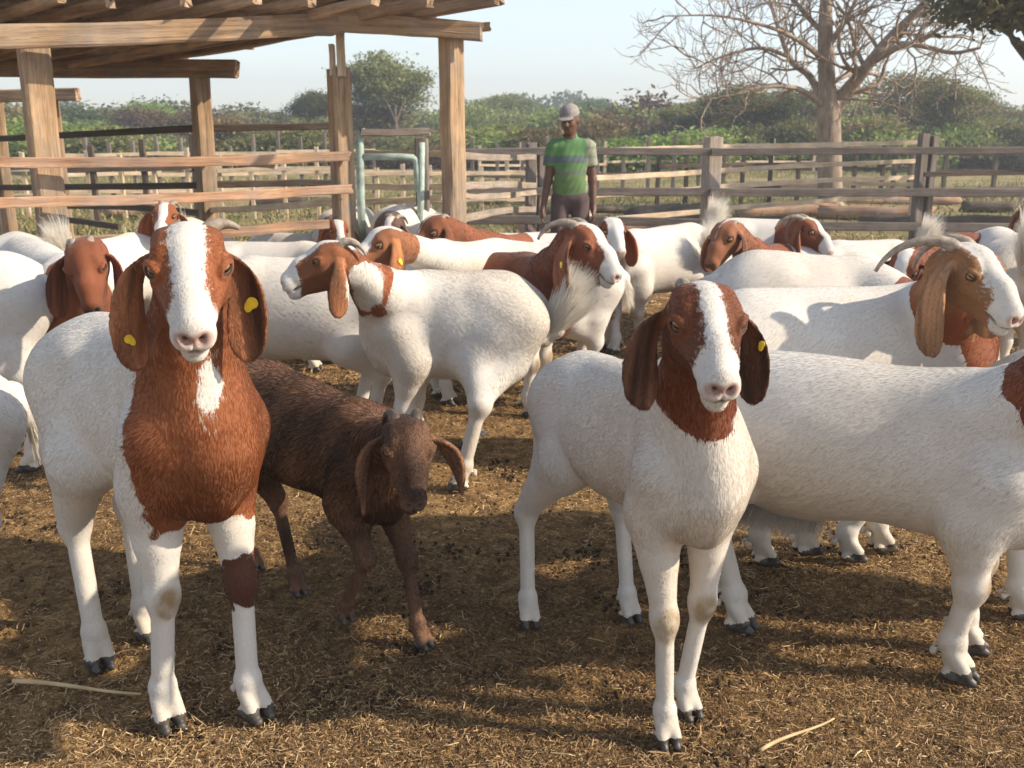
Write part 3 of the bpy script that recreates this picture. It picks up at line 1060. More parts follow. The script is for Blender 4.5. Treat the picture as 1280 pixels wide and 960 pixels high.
        keep = (sk < .25) & (rt[:, 2] > .05 * s)
        hair_obj('coat_hair', (rt - o)[keep], d[keep], ln[keep], hrad, np.clip(c[keep], .004, .95), root, nn[keep])
    # ---- tufts
    tcol = np.array(tailcol if tailcol is not None else (np.array((.86, .82, .74)) if not allbrown else brown))
    nt = int((7500 if tail == 'up' else 2200) if res < .0062 else (2200 if tail == 'up' else 900))
    tl_ = (.170 if tail == 'up' else .085) * s
    u = R_.random(nt) ** .8
    seg = np.array(tpts)
    cum = np.linspace(0, 1, len(seg))
    rt = np.stack([np.interp(u, cum, seg[:, j]) for j in range(3)], 1)
    ax_t = nrm(seg[-1] - seg[0])
    rnd = R_.normal(size=(nt, 3)); rnd /= np.linalg.norm(rnd, axis=1)[:, None]
    d = ax_t * 1.0 + rnd * (.36 if tail == 'up' else .25) + (-a * .06 if tail == 'up' else 0) + (u[:, None] * ZUP * .3 if tail == 'up' else 0)
    d /= np.linalg.norm(d, axis=1)[:, None]
    cc = tcol * (.82 + .3 * R_.random((nt, 1)))
    hair_obj('tail_tuft', rt - o + rnd * .016 * s, d, tl_ * (.45 + .75 * R_.random(nt)) * (1.15 if tail == 'up' else .8), max(.0008, hrad * 1.1), cc, root, None, .12, 5)
    if fringe:
        nf = fringe
        r_ = R_.random((nf, 2))
        c0 = mid + ZUP * (-.225 * s) - a * .10
        rt = c0 + a * ((r_[:, :1] - .5) * .22) + n * ((r_[:, 1:] - .5) * .045) + ZUP * .03
        d = np.array([-.2 * a[0], -.2 * a[1], -1.0]) + R_.normal(size=(nf, 3)) * .22
        d /= np.linalg.norm(d, axis=1)[:, None]
        hair_obj('belly_tuft', rt - o, d, .05 + .06 * R_.random(nf), .0008, np.array(white) * (.8 + .3 * R_.random((nf, 1))), root, None, .1, 4)
    return root


def simple_goat(label, px, Y, heading, topy=None, wz=.76, head=None, s=1.0, L=.50, py=None, **kw):
    """a goat standing square: px, Y give the middle of its trunk"""
    h_ = math.radians(heading)                   # 0 = towards the viewer, 90 = right, -90 = left, 180 = away
    a = np.array([math.sin(h_), -math.cos(h_), 0])
    n = np.array([-a[1], a[0], 0.0])
    if topy is not None: wz = P(px, topy, Y)[2]
    c = P(px, 400, Y); c[2] = 0
    j = lambda: rng.uniform(-.03, .03)
    fr = [c + a * (L * .5 + j()) * s + n * .10 * s, c + a * (L * .5 + j()) * s - n * .10 * s]
    hd = [c - a * (L * .5 + j()) * s + n * .10 * s, c - a * (L * .5 + j()) * s - n * .10 * s]
    if head is None or isinstance(head, str):
        if head is None:
            hp = c + a * (L * .5 + .36) * s + ZUP * (wz - .28); head = (hp, heading, 58)
        else:
            hp = c + a * (L * .5 + .26) * s + ZUP * (wz + .17 * s); head = (hp, heading, 38)
    return goat(label, fr, hd, wz, wz - .01, head, s=s, **kw)

HAZE = .0034
# ------------------------------------------------------------------ setting materials
def wood_mat(name, cols, rough=0.8):
    k = NT(name)
    tc = k.n('TexCoord')
    oi = k.n('ObjectInfo')
    mp = k.n('Mapping')
    k.l(tc.outputs['Object'], mp.inputs['Vector'])
    mp.inputs['Scale'].default_value = (0.9, 14, 14)
    ad = k.n('VectorMath', operation='ADD')
    k.l(mp.outputs[0], ad.inputs[0])
    cb = k.n('CombineXYZ')
    k.l(k.math('MULTIPLY', oi.outputs['Random'], 50.0), cb.inputs[0])
    k.l(k.math('MULTIPLY', oi.outputs['Random'], 31.0), cb.inputs[1])
    k.l(cb.outputs[0], ad.inputs[1])
    n1 = k.noise(ad.outputs[0], 2.2, 6, .6, .6)
    n2 = k.noise(ad.outputs[0], 9.0, 3, .6)
    n3 = k.noise(tc.outputs['Object'], 3.0, 4, .6)
    r = k.ramp(n1.outputs['Fac'], [(0.25, cols[0]), (0.5, cols[1]), (0.75, cols[2])])
    c = k.mix(k.math('MULTIPLY', k.math('GREATER_THAN', n2.outputs['Fac'], .64), .5), r.outputs[0], [c * .45 for c in cols[0]])
    st = k.ramp(n3.outputs['Fac'], [(0.35, 0.62), (0.6, 1.08)])
    c = k.mix(.8, c, st.outputs[0], 'MULTIPLY')
    n5 = k.noise(tc.outputs['Object'], 1.6, 5, .7)
    c = k.mix(k.ramp(n5.outputs['Fac'], [(.45, 0.0), (.68, .55)]).outputs[0], c, [sum(cols[1]) / 3 * .75] * 3)
    vr = k.n('TexVoronoi'); vr.inputs['Scale'].default_value = 2.3
    mp2 = k.n('Mapping'); k.l(tc.outputs['Object'], mp2.inputs[0]); mp2.inputs['Scale'].default_value = (1, 2.2, 2.2); k.l(mp2.outputs[0], vr.inputs['Vector'])
    c = k.mix(k.ramp(vr.outputs['Distance'], [(.03, .8), (.09, 0.0)]).outputs[0], c, [q_ * .3 for q_ in cols[0]])
    hv = k.n('HueSaturation')
    k.l(k.math('ADD', k.math('MULTIPLY', oi.outputs['Random'], .35), .82), hv.inputs['Value'])
    k.l(c, hv.inputs['Color'])
    k.base(hv.outputs[0])
    k.rough(rough)
    k.b.inputs['Specular IOR Level'].default_value = .3
    k.bump(k.math('ADD', n1.outputs['Fac'], k.math('MULTIPLY', n2.outputs['Fac'], .5)), .6, .012)
    M[name] = k.m


wood_mat('pole_wood', [(.17, .10, .055), (.40, .262, .15), (.56, .40, .25)])
wood_mat('rail_wood', [(.24, .12, .065), (.46, .27, .16), (.60, .40, .27)])
wood_mat('grey_wood', [(.105, .085, .075), (.19, .155, .135), (.28, .235, .20)])
wood_mat('old_wood', [(.20, .15, .11), (.34, .27, .21), (.46, .38, .30)])
wood_mat('pale_wood', [(.42, .30, .19), (.62, .47, .31), (.74, .60, .44)])
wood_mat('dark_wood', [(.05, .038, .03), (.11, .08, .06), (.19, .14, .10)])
simple_mat('gate_paint', (.34, .43, .39), .55, .35, 14.0, .003)
simple_mat('roof_sheet', (.34, .28, .22), .7, .4, 2.5, .004)
simple_mat('nail_rust', (.12, .06, .04), .7, .3, 50)


def ground_mat():
    k = NT('pen_ground')
    g = k.n('NewGeometry')
    P_ = g.outputs['Position']
    n1 = k.noise(P_, 1.1, 6, .6)
    n2 = k.noise(P_, 16.0, 6, .65, .4)
    n3 = k.noise(P_, 70.0, 4, .6, 1.0)
    n4 = k.noise(P_, .055, 4, .6)
    c1 = k.ramp(n2.outputs['Fac'], [(.28, (.085, .050, .024)), (.45, (.22, .133, .058)), (.60, (.37, .23, .098)), (.78, (.50, .34, .155))])
    c2 = k.ramp(n3.outputs['Fac'], [(.3, .55), (.5, .95), (.72, 1.45)])
    c = k.mix(.85, c1.outputs[0], c2.outputs[0], 'MULTIPLY')
    c3 = k.ramp(n1.outputs['Fac'], [(.3, .72), (.7, 1.15)])
    c = k.mix(1.0, c, c3.outputs[0], 'MULTIPLY')
    # past the pen: dry field with green patches
    s = k.n('SeparateXYZ'); k.l(P_, s.inputs[0])
    n5 = k.noise(P_, .35, 5, .65)
    fld = k.ramp(n5.outputs['Fac'], [(.3, (.085, .10, .035)), (.45, (.20, .18, .075)), (.56, (.34, .27, .14)), (.75, (.22, .155, .085))])
    fld = k.mix(.6, fld.outputs[0], k.ramp(k.noise(P_, 3.0, 5, .7).outputs['Fac'], [(.3, .6), (.7, 1.3)]).outputs[0], 'MULTIPLY')
    far = k.math('MULTIPLY_ADD', s.outputs['Y'], .35)
    k.t.nodes[-1].inputs[2].default_value = -4.2
    far = k.math('MINIMUM', k.math('MAXIMUM', k.math('ADD', far, k.math('MULTIPLY', n1.outputs['Fac'], 1.5)), 0), 1)
    c = k.mix(far, c, fld)
    grn = k.ramp(n4.outputs['Fac'], [(.4, (.10, .12, .045)), (.6, (.24, .21, .10))])
    far2 = k.math('MINIMUM', k.math('MAXIMUM', k.math('MULTIPLY', k.math('SUBTRACT', s.outputs['Y'], 40), .04), 0), .8)
    c = k.mix(far2, c, grn.outputs[0])
    k.base(c)
    k.rough(.95)
    k.b.inputs['Specular IOR Level'].default_value = .15
    h = k.math('ADD', k.math('MULTIPLY', n2.outputs['Fac'], 1.0), k.math('MULTIPLY', n3.outputs['Fac'], .5))
    k.bump(h, .9, .03)
    M['ground'] = k.m


ground_mat()


def litter_mat(name, stops):
    k = NT(name)
    a = k.attr('tint')
    r = k.ramp(a.outputs['Fac'], stops)
    k.base(r.outputs[0])
    k.rough(.8)
    k.b.inputs['Specular IOR Level'].default_value = .2
    M[name] = k.m


litter_mat('straw', [(0, (.095, .055, .027)), (.35, (.225, .138, .064)), (.7, (.41, .27, .13)), (1, (.60, .45, .26))])
litter_mat('field_grass', [(0, (.05, .065, .018)), (.4, (.10, .12, .035)), (.7, (.26, .23, .09)), (1, (.45, .38, .20))])


def leaf_mat(name, a, b_, c_):
    k = NT(name)
    t = k.attr('tint')
    oi = k.n('ObjectInfo')
    r = k.ramp(t.outputs['Fac'], [(0, a), (.5, b_), (1, c_)])
    hv = k.n('HueSaturation')
    k.l(r.outputs[0], hv.inputs['Color'])
    k.l(k.math('ADD', k.math('MULTIPLY', oi.outputs['Random'], .06), .47), hv.inputs['Hue'])
    k.l(k.math('ADD', k.math('MULTIPLY', oi.outputs['Random'], .5), .75), hv.inputs['Value'])
    k.base(hv.outputs[0])
    k.rough(.65)
    k.b.inputs['Specular IOR Level'].default_value = .25
    tr = k.n('BsdfTranslucent')
    k.l(hv.outputs[0], tr.inputs['Color'])
    mx = k.n('MixShader'); mx.inputs[0].default_value = .35
    k.l(k.b.outputs[0], mx.inputs[1]); k.l(tr.outputs[0], mx.inputs[2])
    k.l(mx.outputs[0], k.out.inputs['Surface'])
    M[name] = k.m


leaf_mat('leaf_dark', (.06, .08, .025), (.11, .14, .045), (.18, .21, .08))
leaf_mat('leaf_olive', (.11, .12, .04), (.20, .205, .07), (.31, .30, .12))
leaf_mat('leaf_bright', (.13, .17, .035), (.23, .29, .065), (.35, .40, .12))
leaf_mat('leaf_dry', (.09, .06, .025), (.18, .13, .055), (.28, .21, .10))


def bark_mat(name, c0, c1):
    k = NT(name)
    tc = k.n('TexCoord')
    mp = k.n('Mapping'); k.l(tc.outputs['Object'], mp.inputs[0]); mp.inputs['Scale'].default_value = (6, 6, 1.6)
    n1 = k.noise(mp.outputs[0], 2.5, 7, .65, .8)
    n2 = k.noise(tc.outputs['Object'], 1.2, 4)
    r = k.ramp(n1.outputs['Fac'], [(.3, c0), (.7, c1)])
    c = k.mix(.7, r.outputs[0], k.ramp(n2.outputs['Fac'], [(.35, .7), (.65, 1.15)]).outputs[0], 'MULTIPLY')
    k.base(c); k.rough(.9)
    k.bump(n1.outputs['Fac'], .7, .03)
    M[name] = k.m


bark_mat('pale_bark', (.20, .14, .10), (.46, .36, .28))
bark_mat('dark_bark', (.06, .045, .035), (.17, .13, .10))

# ------------------------------------------------------------------ ground sheet
def fbm(x, y):
    p = np.stack([x, y, np.zeros_like(x)], -1)
    return vnoise(p, 1.3, 5) * .5 + vnoise(p, 4.0, 6) * .3 + vnoise(p, 14.0, 7) * .28 + vnoise(p, 38.0, 8) * .22


def ground_h(x, y):
    amp = np.clip(1.0 - np.abs(y - 3) / 25.0, .1, 1) * .012
    return fbm(x, y) * amp - .010


yy = np.concatenate([np.linspace(-60, -4, 12), np.linspace(-3.5, 0.8, 30), np.arange(.85, 8, .035), np.geomspace(8, 900, 130)])
uu = np.concatenate([np.linspace(-1, -.12, 40)[:-1] , np.linspace(-.12, .12, 240), np.linspace(.12, 1, 40)[1:]])
hw = 22 + np.abs(yy)[:, None] * 2.2
XX = uu[None, :] * hw
YY = np.broadcast_to(yy[:, None], XX.shape)
ZZ = ground_h(XX, YY)
nu_, nv_ = XX.shape[1], XX.shape[0]
ii = np.arange(nv_ - 1)[:, None] * nu_ + np.arange(nu_ - 1)[None, :]
Qg = np.stack([ii, ii + 1, ii + nu_ + 1, ii + nu_], -1).reshape(-1, 4)
gr = link('ground', mesh_np('ground', np.stack([XX, YY, ZZ], -1).reshape(-1, 3), Qg), M['ground'])
tag(gr, kind='structure')


# ------------------------------------------------------------------ litter of trampled straw
def straw_patch(name, N, ymin, ymax, xs, lmin, lmax, w0, mat, zoff=0.0, upright=0.0, power=1.0, tintpow=1.4, clump=0.0, yshape=None):
    u = rng.random(N) ** power
    y = ymin + (ymax - ymin) * u
    x = (rng.random(N) * 2 - 1) * (xs + y * .60)
    if clump:
        kk = (vnoise(np.stack([x, y, x * 0], 1), clump, 31) + .25 > rng.normal(size=N) * .6)
        x, y = x[kk], y[kk]; N = len(x)
    z = ground_h(x, y) + .002 + rng.random(N) * .010 + zoff
    L = lmin + (lmax - lmin) * rng.random(N) ** 2.2
    th = rng.random(N) * 2 * math.pi
    el = rng.normal(size=N) * .22 + upright
    d = np.stack([np.cos(th) * np.cos(el), np.sin(th) * np.cos(el), np.sin(el)], 1)
    side = np.stack([-np.sin(th), np.cos(th), rng.normal(size=N) * .5], 1)
    side /= np.linalg.norm(side, axis=1)[:, None]
    w = w0 * (.5 + rng.random(N))[:, None]
    c = np.stack([x, y, z], 1)
    bend = (rng.normal(size=(N, 3)) * .28) * L[:, None]
    bend[:, 2] = np.abs(bend[:, 2]) * .5
    p0, p2 = c - d * L[:, None] / 2, c + d * L[:, None] / 2
    if upright: p0 = c; p2 = c + d * L[:, None]
    p1 = (p0 + p2) / 2 + bend
    V = np.stack([p0 - side * w, p0 + side * w, p1 - side * w * .9, p1 + side * w * .9, p2 - side * w * .4, p2 + side * w * .4], 1).reshape(-1, 3)
    b = np.arange(N)[:, None] * 6
    Q = np.concatenate([b + np.array([[0, 1, 3, 2]]), b + np.array([[2, 3, 5, 4]])])
    me = mesh_np(name, V, Q, None, False)
    add_attr(me, 'tint', np.repeat(np.clip(rng.random(N) ** tintpow + vnoise(c, 2.2, 40) * .12, 0, 1), 6))
    o = link(name, me, mat)
    return tag(o, kind='stuff')


straw_patch('straw_litter', 520000, 1.15, 5.2, .35, .006, .030, .0010, M['straw'], power=1.35, tintpow=1.6, clump=1.6)
straw_patch('loose_straw', 12000, 1.2, 7.0, .4, .02, .060, .0012, M['straw'], .004, power=1.2, tintpow=1.2)
straw_patch('far_straw_litter', 90000, 5.0, 13.0, .6, .03, .09, .003, M['straw'], power=1.1, tintpow=1.1)

# dung and chaff crumbs
def crumbs(name, N, ymin, ymax, r0, r1, mat):
    y = ymin + (ymax - ymin) * rng.random(N) ** 1.4
    x = (rng.random(N) * 2 - 1) * (.35 + y * .6)
    r = r0 + (r1 - r0) * rng.random(N) ** 3
    z = ground_h(x, y) + r * .35
    oc = np.array([(1, 0, 0), (0, 1, 0), (-1, 0, 0), (0, -1, 0), (0, 0, 1), (0, 0, -1)], float)
    V = oc[None] * (r[:, None, None] * (.7 + .6 * rng.random((N, 6, 1))))
    V = V + np.stack([x, y, z], 1)[:, None, :]
    f = np.array([(0, 1, 4), (1, 2, 4), (2, 3, 4), (3, 0, 4), (1, 0, 5), (2, 1, 5), (3, 2, 5), (0, 3, 5)])
    T = (np.arange(N)[:, None, None] * 6 + f[None]).reshape(-1, 3)
    me = mesh_np(name, V.reshape(-1, 3), None, T)
    add_attr(me, 'tint', np.repeat(rng.random(N) ** 1.5 * .6, 6))
    tag(link(name, me, mat), kind='stuff')


crumbs('dung_crumbs', 22000, 1.15, 6.5, .002, .010, M['straw'])
litter_mat('dung', [(0, (.020, .013, .008)), (.6, (.045, .028, .016)), (1, (.09, .06, .03))])


def droppings(nc):
    cy = 1.3 + 5.2 * rng.random(nc) ** 1.2; cx = (rng.random(nc) * 2 - 1) * (.35 + cy * .58)
    k_ = rng.integers(0, nc, nc * 16)
    x = cx[k_] + rng.normal(size=len(k_)) * .035; y = cy[k_] + rng.normal(size=len(k_)) * .035
    r = .0042 + .0025 * rng.random(len(k_))
    z = ground_h(x, y) + r * .7 + .003
    s_ = sphere_mesh('pellet_shape', 6, 4)
    n_ = len(s_.vertices); co = np.empty(n_ * 3, np.float32); s_.vertices.foreach_get('co', co); co = co.reshape(-1, 3)
    ang = rng.random(len(k_)) * 6.28
    V = np.repeat(co[None] * np.array([1.5, 1, 1]), len(k_), 0) * r[:, None, None]
    c_, sn = np.cos(ang)[:, None], np.sin(ang)[:, None]
    V = np.stack([V[:, :, 0] * c_ - V[:, :, 1] * sn + x[:, None], V[:, :, 0] * sn + V[:, :, 1] * c_ + y[:, None], V[:, :, 2] + z[:, None]], -1)
    T, Q4 = [], []
    for p in s_.polygons:
        (T if len(p.vertices) == 3 else Q4).append(list(p.vertices))
    off = (np.arange(len(k_)) * n_)[:, None, None]
    me = mesh_np('droppings', V.reshape(-1, 3), (np.array(Q4)[None] + off).reshape(-1, 4), (np.array(T)[None] + off).reshape(-1, 3))
    add_attr(me, 'tint', np.repeat(rng.random(len(k_)), n_))
    tag(link('droppings', me, M['dung']), kind='stuff')


droppings(170)

for lab_, p, q, r in (('long pale straw stalk lying on the dung at the left', (17, 857), (176, 873), .0065),
                      ('short pale straw stalk lying at a slant beside the right feet', (950, 944), (1042, 904), .0048)):
    A_, B_ = G(*p), G(*q)
    pts = bez([A_, A_ * .66 + B_ * .34 + [0, .02, 0], A_ * .33 + B_ * .67 - [0, .012, 0], B_], 12)
    pts[:, 2] += .012
    root = tube('straw_stalk', pts, np.linspace(r, r * .45, 12), None, None, 8)
    me = root.data
    me.attributes.remove(me.attributes['along'])
    add_attr(me, 'tint', np.clip(.88 + .1 * np.sin(np.arange(len(me.vertices))), 0, 1))
    me.materials.append(M['straw'])
    tag(root, lab_, 'straw')


# ------------------------------------------------------------------ boards, posts
def board(name, p0, p1, w, h, mat, parent=None, up=(0, 0, 1), n=8, bend=.012, jit=.004, taper=0.0, origin=None, seed=0, round_=False):
    """a sawn board from p0 to p1: w thick across, h along 'up'; its own X axis runs along the grain"""
    p0 = np.asarray(p0, float); p1 = np.asarray(p1, float)
    L = np.linalg.norm(p1 - p0)
    X = (p1 - p0) / L
    up = np.asarray(up, float)
    Z = nrm(up - X * np.dot(up, X))
    Y = np.cross(Z, X)
    r = np.random.default_rng(seed + int(abs(p0[0] * 1000 + p1[1] * 377 + p0[2] * 91)) % 100000)
    ts = np.linspace(0, 1, n + 1)
    bn = (r.normal() * bend, r.normal() * bend)
    if round_:
        sec = [(math.cos(a_) * .5, math.sin(a_) * .5) for a_ in np.linspace(0, 2 * math.pi, 10, endpoint=False)]
    else:
        c = .10
        sec = [(-.5 + c, -.5), (.5 - c, -.5), (.5, -.5 + c), (.5, .5 - c), (.5 - c, .5), (-.5 + c, .5), (-.5, .5 - c), (-.5, -.5 + c)]
        if min(w, h) * c > .012: sec = [(a_ * 1.0, b_ * 1.0) for a_, b_ in sec]
    m = len(sec)
    V = []
    for i, t in enumerate(ts):
        oy, oz = bn[0] * math.sin(math.pi * t) * min(1, L / 3), bn[1] * math.sin(math.pi * t) * min(1, L / 3)
        sc = 1 - taper * t
        jy, jz = r.normal() * jit, r.normal() * jit
        for (sy, sz) in sec:
            V.append((L * t + r.normal() * jit * (2 if i in (0, n) else .5), sy * w * sc + oy + jy * .5 + r.normal() * jit * .25, sz * h * sc + oz + jz * .5 + r.normal() * jit * .25))
    Q = [(i * m + j, i * m + (j + 1) % m, (i + 1) * m + (j + 1) % m, (i + 1) * m + j) for i in range(n) for j in range(m)]
    nb = len(V)
    V += [(-.0, 0, 0), (L, 0, 0)]
    T = [(nb, (j + 1) % m, j) for j in range(m)] + [(nb + 1, n * m + j, n * m + (j + 1) % m) for j in range(m)]
    me = mesh_np(name, np.array(V), Q, T, round_)
    me.materials.append(mat)
    o = bpy.data.objects.new(name, me)
    COL.objects.link(o)
    org = np.zeros(3) if origin is None else np.asarray(origin, float)
    t_ = p0 - org
    o.matrix_local = Matrix(((X[0], Y[0], Z[0], t_[0]), (X[1], Y[1], Z[1], t_[1]), (X[2], Y[2], Z[2], t_[2]), (0, 0, 0, 1)))
    if parent is not None: o.parent = parent
    return o


def fence(label, posts, rails, pw, rh, pmat, rmat, proud=.02, group='timber pen fences', rw=.03, phs=None, name='timber_fence', round_=False, ends=0.0):
    """posts: [(point on the ground, height)]; rails: list of (i, j, z_i, z_j, side)"""
    org = posts[0][0].copy(); org[2] = 0
    root = empty(name, org, label, 'fence', group)
    cvec = np.array([0, 0, 0.0])
    for (p, hgt) in posts:
        lean = rng.normal(size=2) * .012
        board('post', p - [0, 0, .08], p + [lean[0], lean[1], hgt], pw, pw * 1.05, pmat, root, (0, 1, 0) if not round_ else (0, 1, 0), 5, .006, .004, 0, org, round_=round_)
    for (i, j, zi, zj, side) in rails:
        a_, b_ = posts[i][0].copy(), posts[j][0].copy()
        dr = nrm(b_ - a_)
        nn_ = np.array([dr[1], -dr[0], 0]) * side
        a2 = a_ + nn_ * (pw / 2 + rw / 2 + .002) - dr * (pw * .5 + ends); b2 = b_ + nn_ * (pw / 2 + rw / 2 + .002) + dr * (pw * .5 + ends)
        a2[2], b2[2] = zi, zj
        board('rail', a2, b2, rw, rh * (0.9 + .2 * rng.random()), rmat, root, (0, 0, 1), 8, .015, .003, 0, org)
    return root


def gp(px, Y, py=300):
    p = P(px, py, Y); p[2] = 0
    return p


# ------------------------------------------------------------------ the open shed at the left
D_, B2_, C3_ = gp(560, 6.6), gp(257, 8.9), gp(80, 11.0)
A_, C_ = gp(49, 6.4), gp(426, 6.7)
shed_o = A_.copy()
shed = empty('open_shed', shed_o, 'open timber shed with crooked beams under a sheet roof at the left', 'shed')
ROOF = 2.02


def zt(px, py, Y): return P(px, py, Y)[2]


def spost(px, py_top, Y, w, mat='pole_wood', z0=-.1, name='post', d=None):
    p = gp(px, Y)
    ang = .62
    return board(name, p + [0, 0, z0], np.array([p[0], p[1], zt(px, py_top, Y)]), w, d or w, M[mat], shed, (math.sin(ang), -math.cos(ang), 0), 7, .012, .004, 0, shed_o)


spost(68, 52, 5.95, .155)
spost(431, 86, 6.7, .125)
spost(567, 46, 6.6, .125)
spost(264, 90, 8.9, .145)
spost(84, 118, 10.9, .12)
spost(15, 120, 11.2, .14)
# two short splice boards carry the middle post up to the beam
pc = gp(426, 6.7)
board('splice_board', [pc[0] - .0, pc[1] - .03, zt(425, 94, 6.7)], [pc[0] - .0, pc[1] - .03, zt(425, 56, 6.7)], .03, .08, M['pale_wood'], shed, (0, 1, 0), 3, .002, .002, 0, shed_o)
board('splice_board', [pc[0] + .062, pc[1] - .07, zt(425, 96, 6.7)], [pc[0] + .062, pc[1] - .07, zt(425, 34, 6.7)], .05, .04, M['pale_wood'], shed, (0, 1, 0), 3, .002, .002, 0, shed_o)
# front beam in two lengths
Bz = lambda px, py, Y: P(px, py, Y)
board('beam', Bz(-120, 47, 5.45), Bz(427, 29, 6.52), .06, .125, M['pole_wood'], shed, (0, 0, 1), 10, .01, .004, 0, shed_o)
board('beam', Bz(424, 27, 6.50), Bz(603, 40, 6.48), .055, .115, M['pole_wood'], shed, (0, 0, 1), 6, .006, .004, .05, shed_o)
board('beam', Bz(540, 36, 6.62), Bz(612, 34, 6.62), .05, .06, M['pole_wood'], shed, (0, 0, 1), 4, .004, .004, .1, shed_o)
# second and third beams, further back
board('beam', Bz(-150, 84, 9.2), Bz(296, 86, 8.8), .07, .15, M['pole_wood'], shed, (0, 0, 1), 8, .012, .004, 0, shed_o)
board('beam', Bz(-150, 120, 11.2), Bz(98, 118, 10.8), .07, .13, M['pole_wood'], shed, (0, 0, 1), 6, .01, .004, 0, shed_o)
# rafters, front to back, their sawn ends sticking out over the front beam
raf = [((-210, -6), (-120, 72)), ((-40, 16), (-20, 74)), ((103, 13), (30, 70)), ((190, 4), (60, 70)), ((290, 8), (100, 66)), ((378, 5), (150, 66)), ((480, 2), (210, 66)), ((616, 17), (240, 62))]
# each rafter runs from the front overhang towards the far beam, parallel to the shed's side
side_v = B2_ - D_
side_u = nrm(side_v)
RSL = (zt(257, 80, 8.9) - zt(560, 30, 6.6)) / np.linalg.norm(side_v[:2])
for i, px in enumerate((-180, -60, 52, 130, 212, 292, 372, 438, 520, 590)):
    p = P(px, 18, 6.15); p[2] = zt(560, 19, 6.6) + .01 + .0 * i
    ex = [.30, .1, .45, .0, .2, .35, .1, .3, .05, .25][i]
    a_ = p - side_u * (.10 + ex * .5)
    L_ = 5.2
    b_ = p + side_u * L_
    b_[2] = p[2] + RSL * L_
    a_[2] = p[2] - RSL * (.1 + ex * .5)
    board('rafter', a_, b_, .06, .062, M['pole_wood'], shed, (0, 0, 1), 9, .03, .006, .12, shed_o)
# purlins across the rafters and the roof sheets on them
fr_u = nrm(C_ - A_)
c0 = P(-230, 10, 6.1); c0[2] = zt(560, 13, 6.6) + .06
for k_, tt in enumerate((-.25, .9, 2.1, 3.3, 4.5)):
    a_ = c0 + side_u * tt; b_ = a_ + fr_u * 4.15
    a_[2] = b_[2] = c0[2] + RSL * tt + .02
    board('purlin', a_, b_, .05, .05, M['pole_wood'], shed, (0, 0, 1), 8, .03, .005, 0, shed_o)


def sheet(name, o_, u, v, Lu, Lv, z_slope, mat, parent, org, waves=9, amp=.012, sag=.03, seed=0):
    r = np.random.default_rng(seed)
    nu, nv = waves * 6, 10
    V = []
    for j in range(nv + 1):
        for i in range(nu + 1):
            s_, t_ = i / nu, j / nv
            p = o_ + u * (Lu * s_) + v * (Lv * t_)
            z = o_[2] + z_slope * Lv * t_ + math.sin(s_ * waves * 2 * math.pi) * amp + sag * math.sin(s_ * 3.1 + seed) * math.sin(t_ * 3 + seed * 2) 
            V.append((p[0], p[1], z))
    V = np.array(V)
    top = V + [0, 0, .006]
    n0 = len(V)
    Q = []
    for j in range(nv):
        for i in range(nu):
            a_ = j * (nu + 1) + i
            Q.append((a_, a_ + nu + 1, a_ + nu + 2, a_ + 1))
            Q.append((n0 + a_, n0 + a_ + 1, n0 + a_ + nu + 2, n0 + a_ + nu + 1))
    me = mesh_np(name, np.concatenate([V, top]) - org, Q)
    return link(name, me, mat, parent)


k = NT('sheet_metal')
tc = k.n('TexCoord')
n1 = k.noise(tc.outputs['Object'], 1.7, 6, .65, .5)
n2 = k.noise(tc.outputs['Object'], 9.0, 5, .6)
r_ = k.ramp(n1.outputs['Fac'], [(.32, (.18, .10, .06)), (.48, (.36, .28, .21)), (.62, (.55, .49, .42)), (.8, (.40, .33, .26))])
k.base(k.mix(.6, r_.outputs[0], k.ramp(n2.outputs['Fac'], [(.3, .6), (.7, 1.1)]).outputs[0], 'MULTIPLY'))
k.rough(.6); k.b.inputs['Metallic'].default_value = .15
k.bump(n2.outputs['Fac'], .3, .004)
M['sheet'] = k.m
for i in range(5):
    o_ = c0 + fr_u * (i * .82 - .05) - side_u * (.42 + .06 * (i % 2)); o_[2] = c0[2] + .055 + .012 * (i % 2) - RSL * .4
    sheet('roof_sheet', o_, fr_u, side_u, .86, 2.7, RSL, M['sheet'], shed, shed_o, 9, .011, .035, i)
    o2 = o_ + side_u * 2.45; o2[2] = o_[2] + RSL * 2.45 - .02
    sheet('roof_sheet', o2, fr_u, side_u, .86, 2.9, RSL, M['sheet'], shed, shed_o, 9, .011, .035, i + 7)

# pen rails nailed to the shed posts
def shed_rail(label, segs, w, h, mat):
    a0 = segs[0][0]
    org = np.array([a0[0], a0[1], 0])
    root = empty('pen_rail_fence', org, label, 'fence')
    for p, q in segs:
        board('rail', p, q, w, h, M[mat], root, (0, 0, 1), 9, .018, .004, 0, org)
    return root


shed_rail('front rails nailed across the shed posts in warm brown boards',
          [(P(-90, 203, 5.50), P(437, 195, 6.60)), (P(-90, 255, 5.50), P(439, 236, 6.60)), (P(-90, 308, 5.50), P(410, 280, 6.55))], .035, .058, 'rail_wood')
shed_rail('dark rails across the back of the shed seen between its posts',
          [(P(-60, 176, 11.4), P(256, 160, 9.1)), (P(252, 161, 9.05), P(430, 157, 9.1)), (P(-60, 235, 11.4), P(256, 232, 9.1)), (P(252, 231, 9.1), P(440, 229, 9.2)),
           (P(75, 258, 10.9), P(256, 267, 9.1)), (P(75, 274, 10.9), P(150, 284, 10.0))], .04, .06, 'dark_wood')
shed_rail('pale rails between the middle shed post and the right shed post',
          [(P(262, 263, 8.9), P(425, 252, 7.0)), (P(262, 200, 8.8), P(345, 207, 8.2))], .035, .05, 'pale_wood')

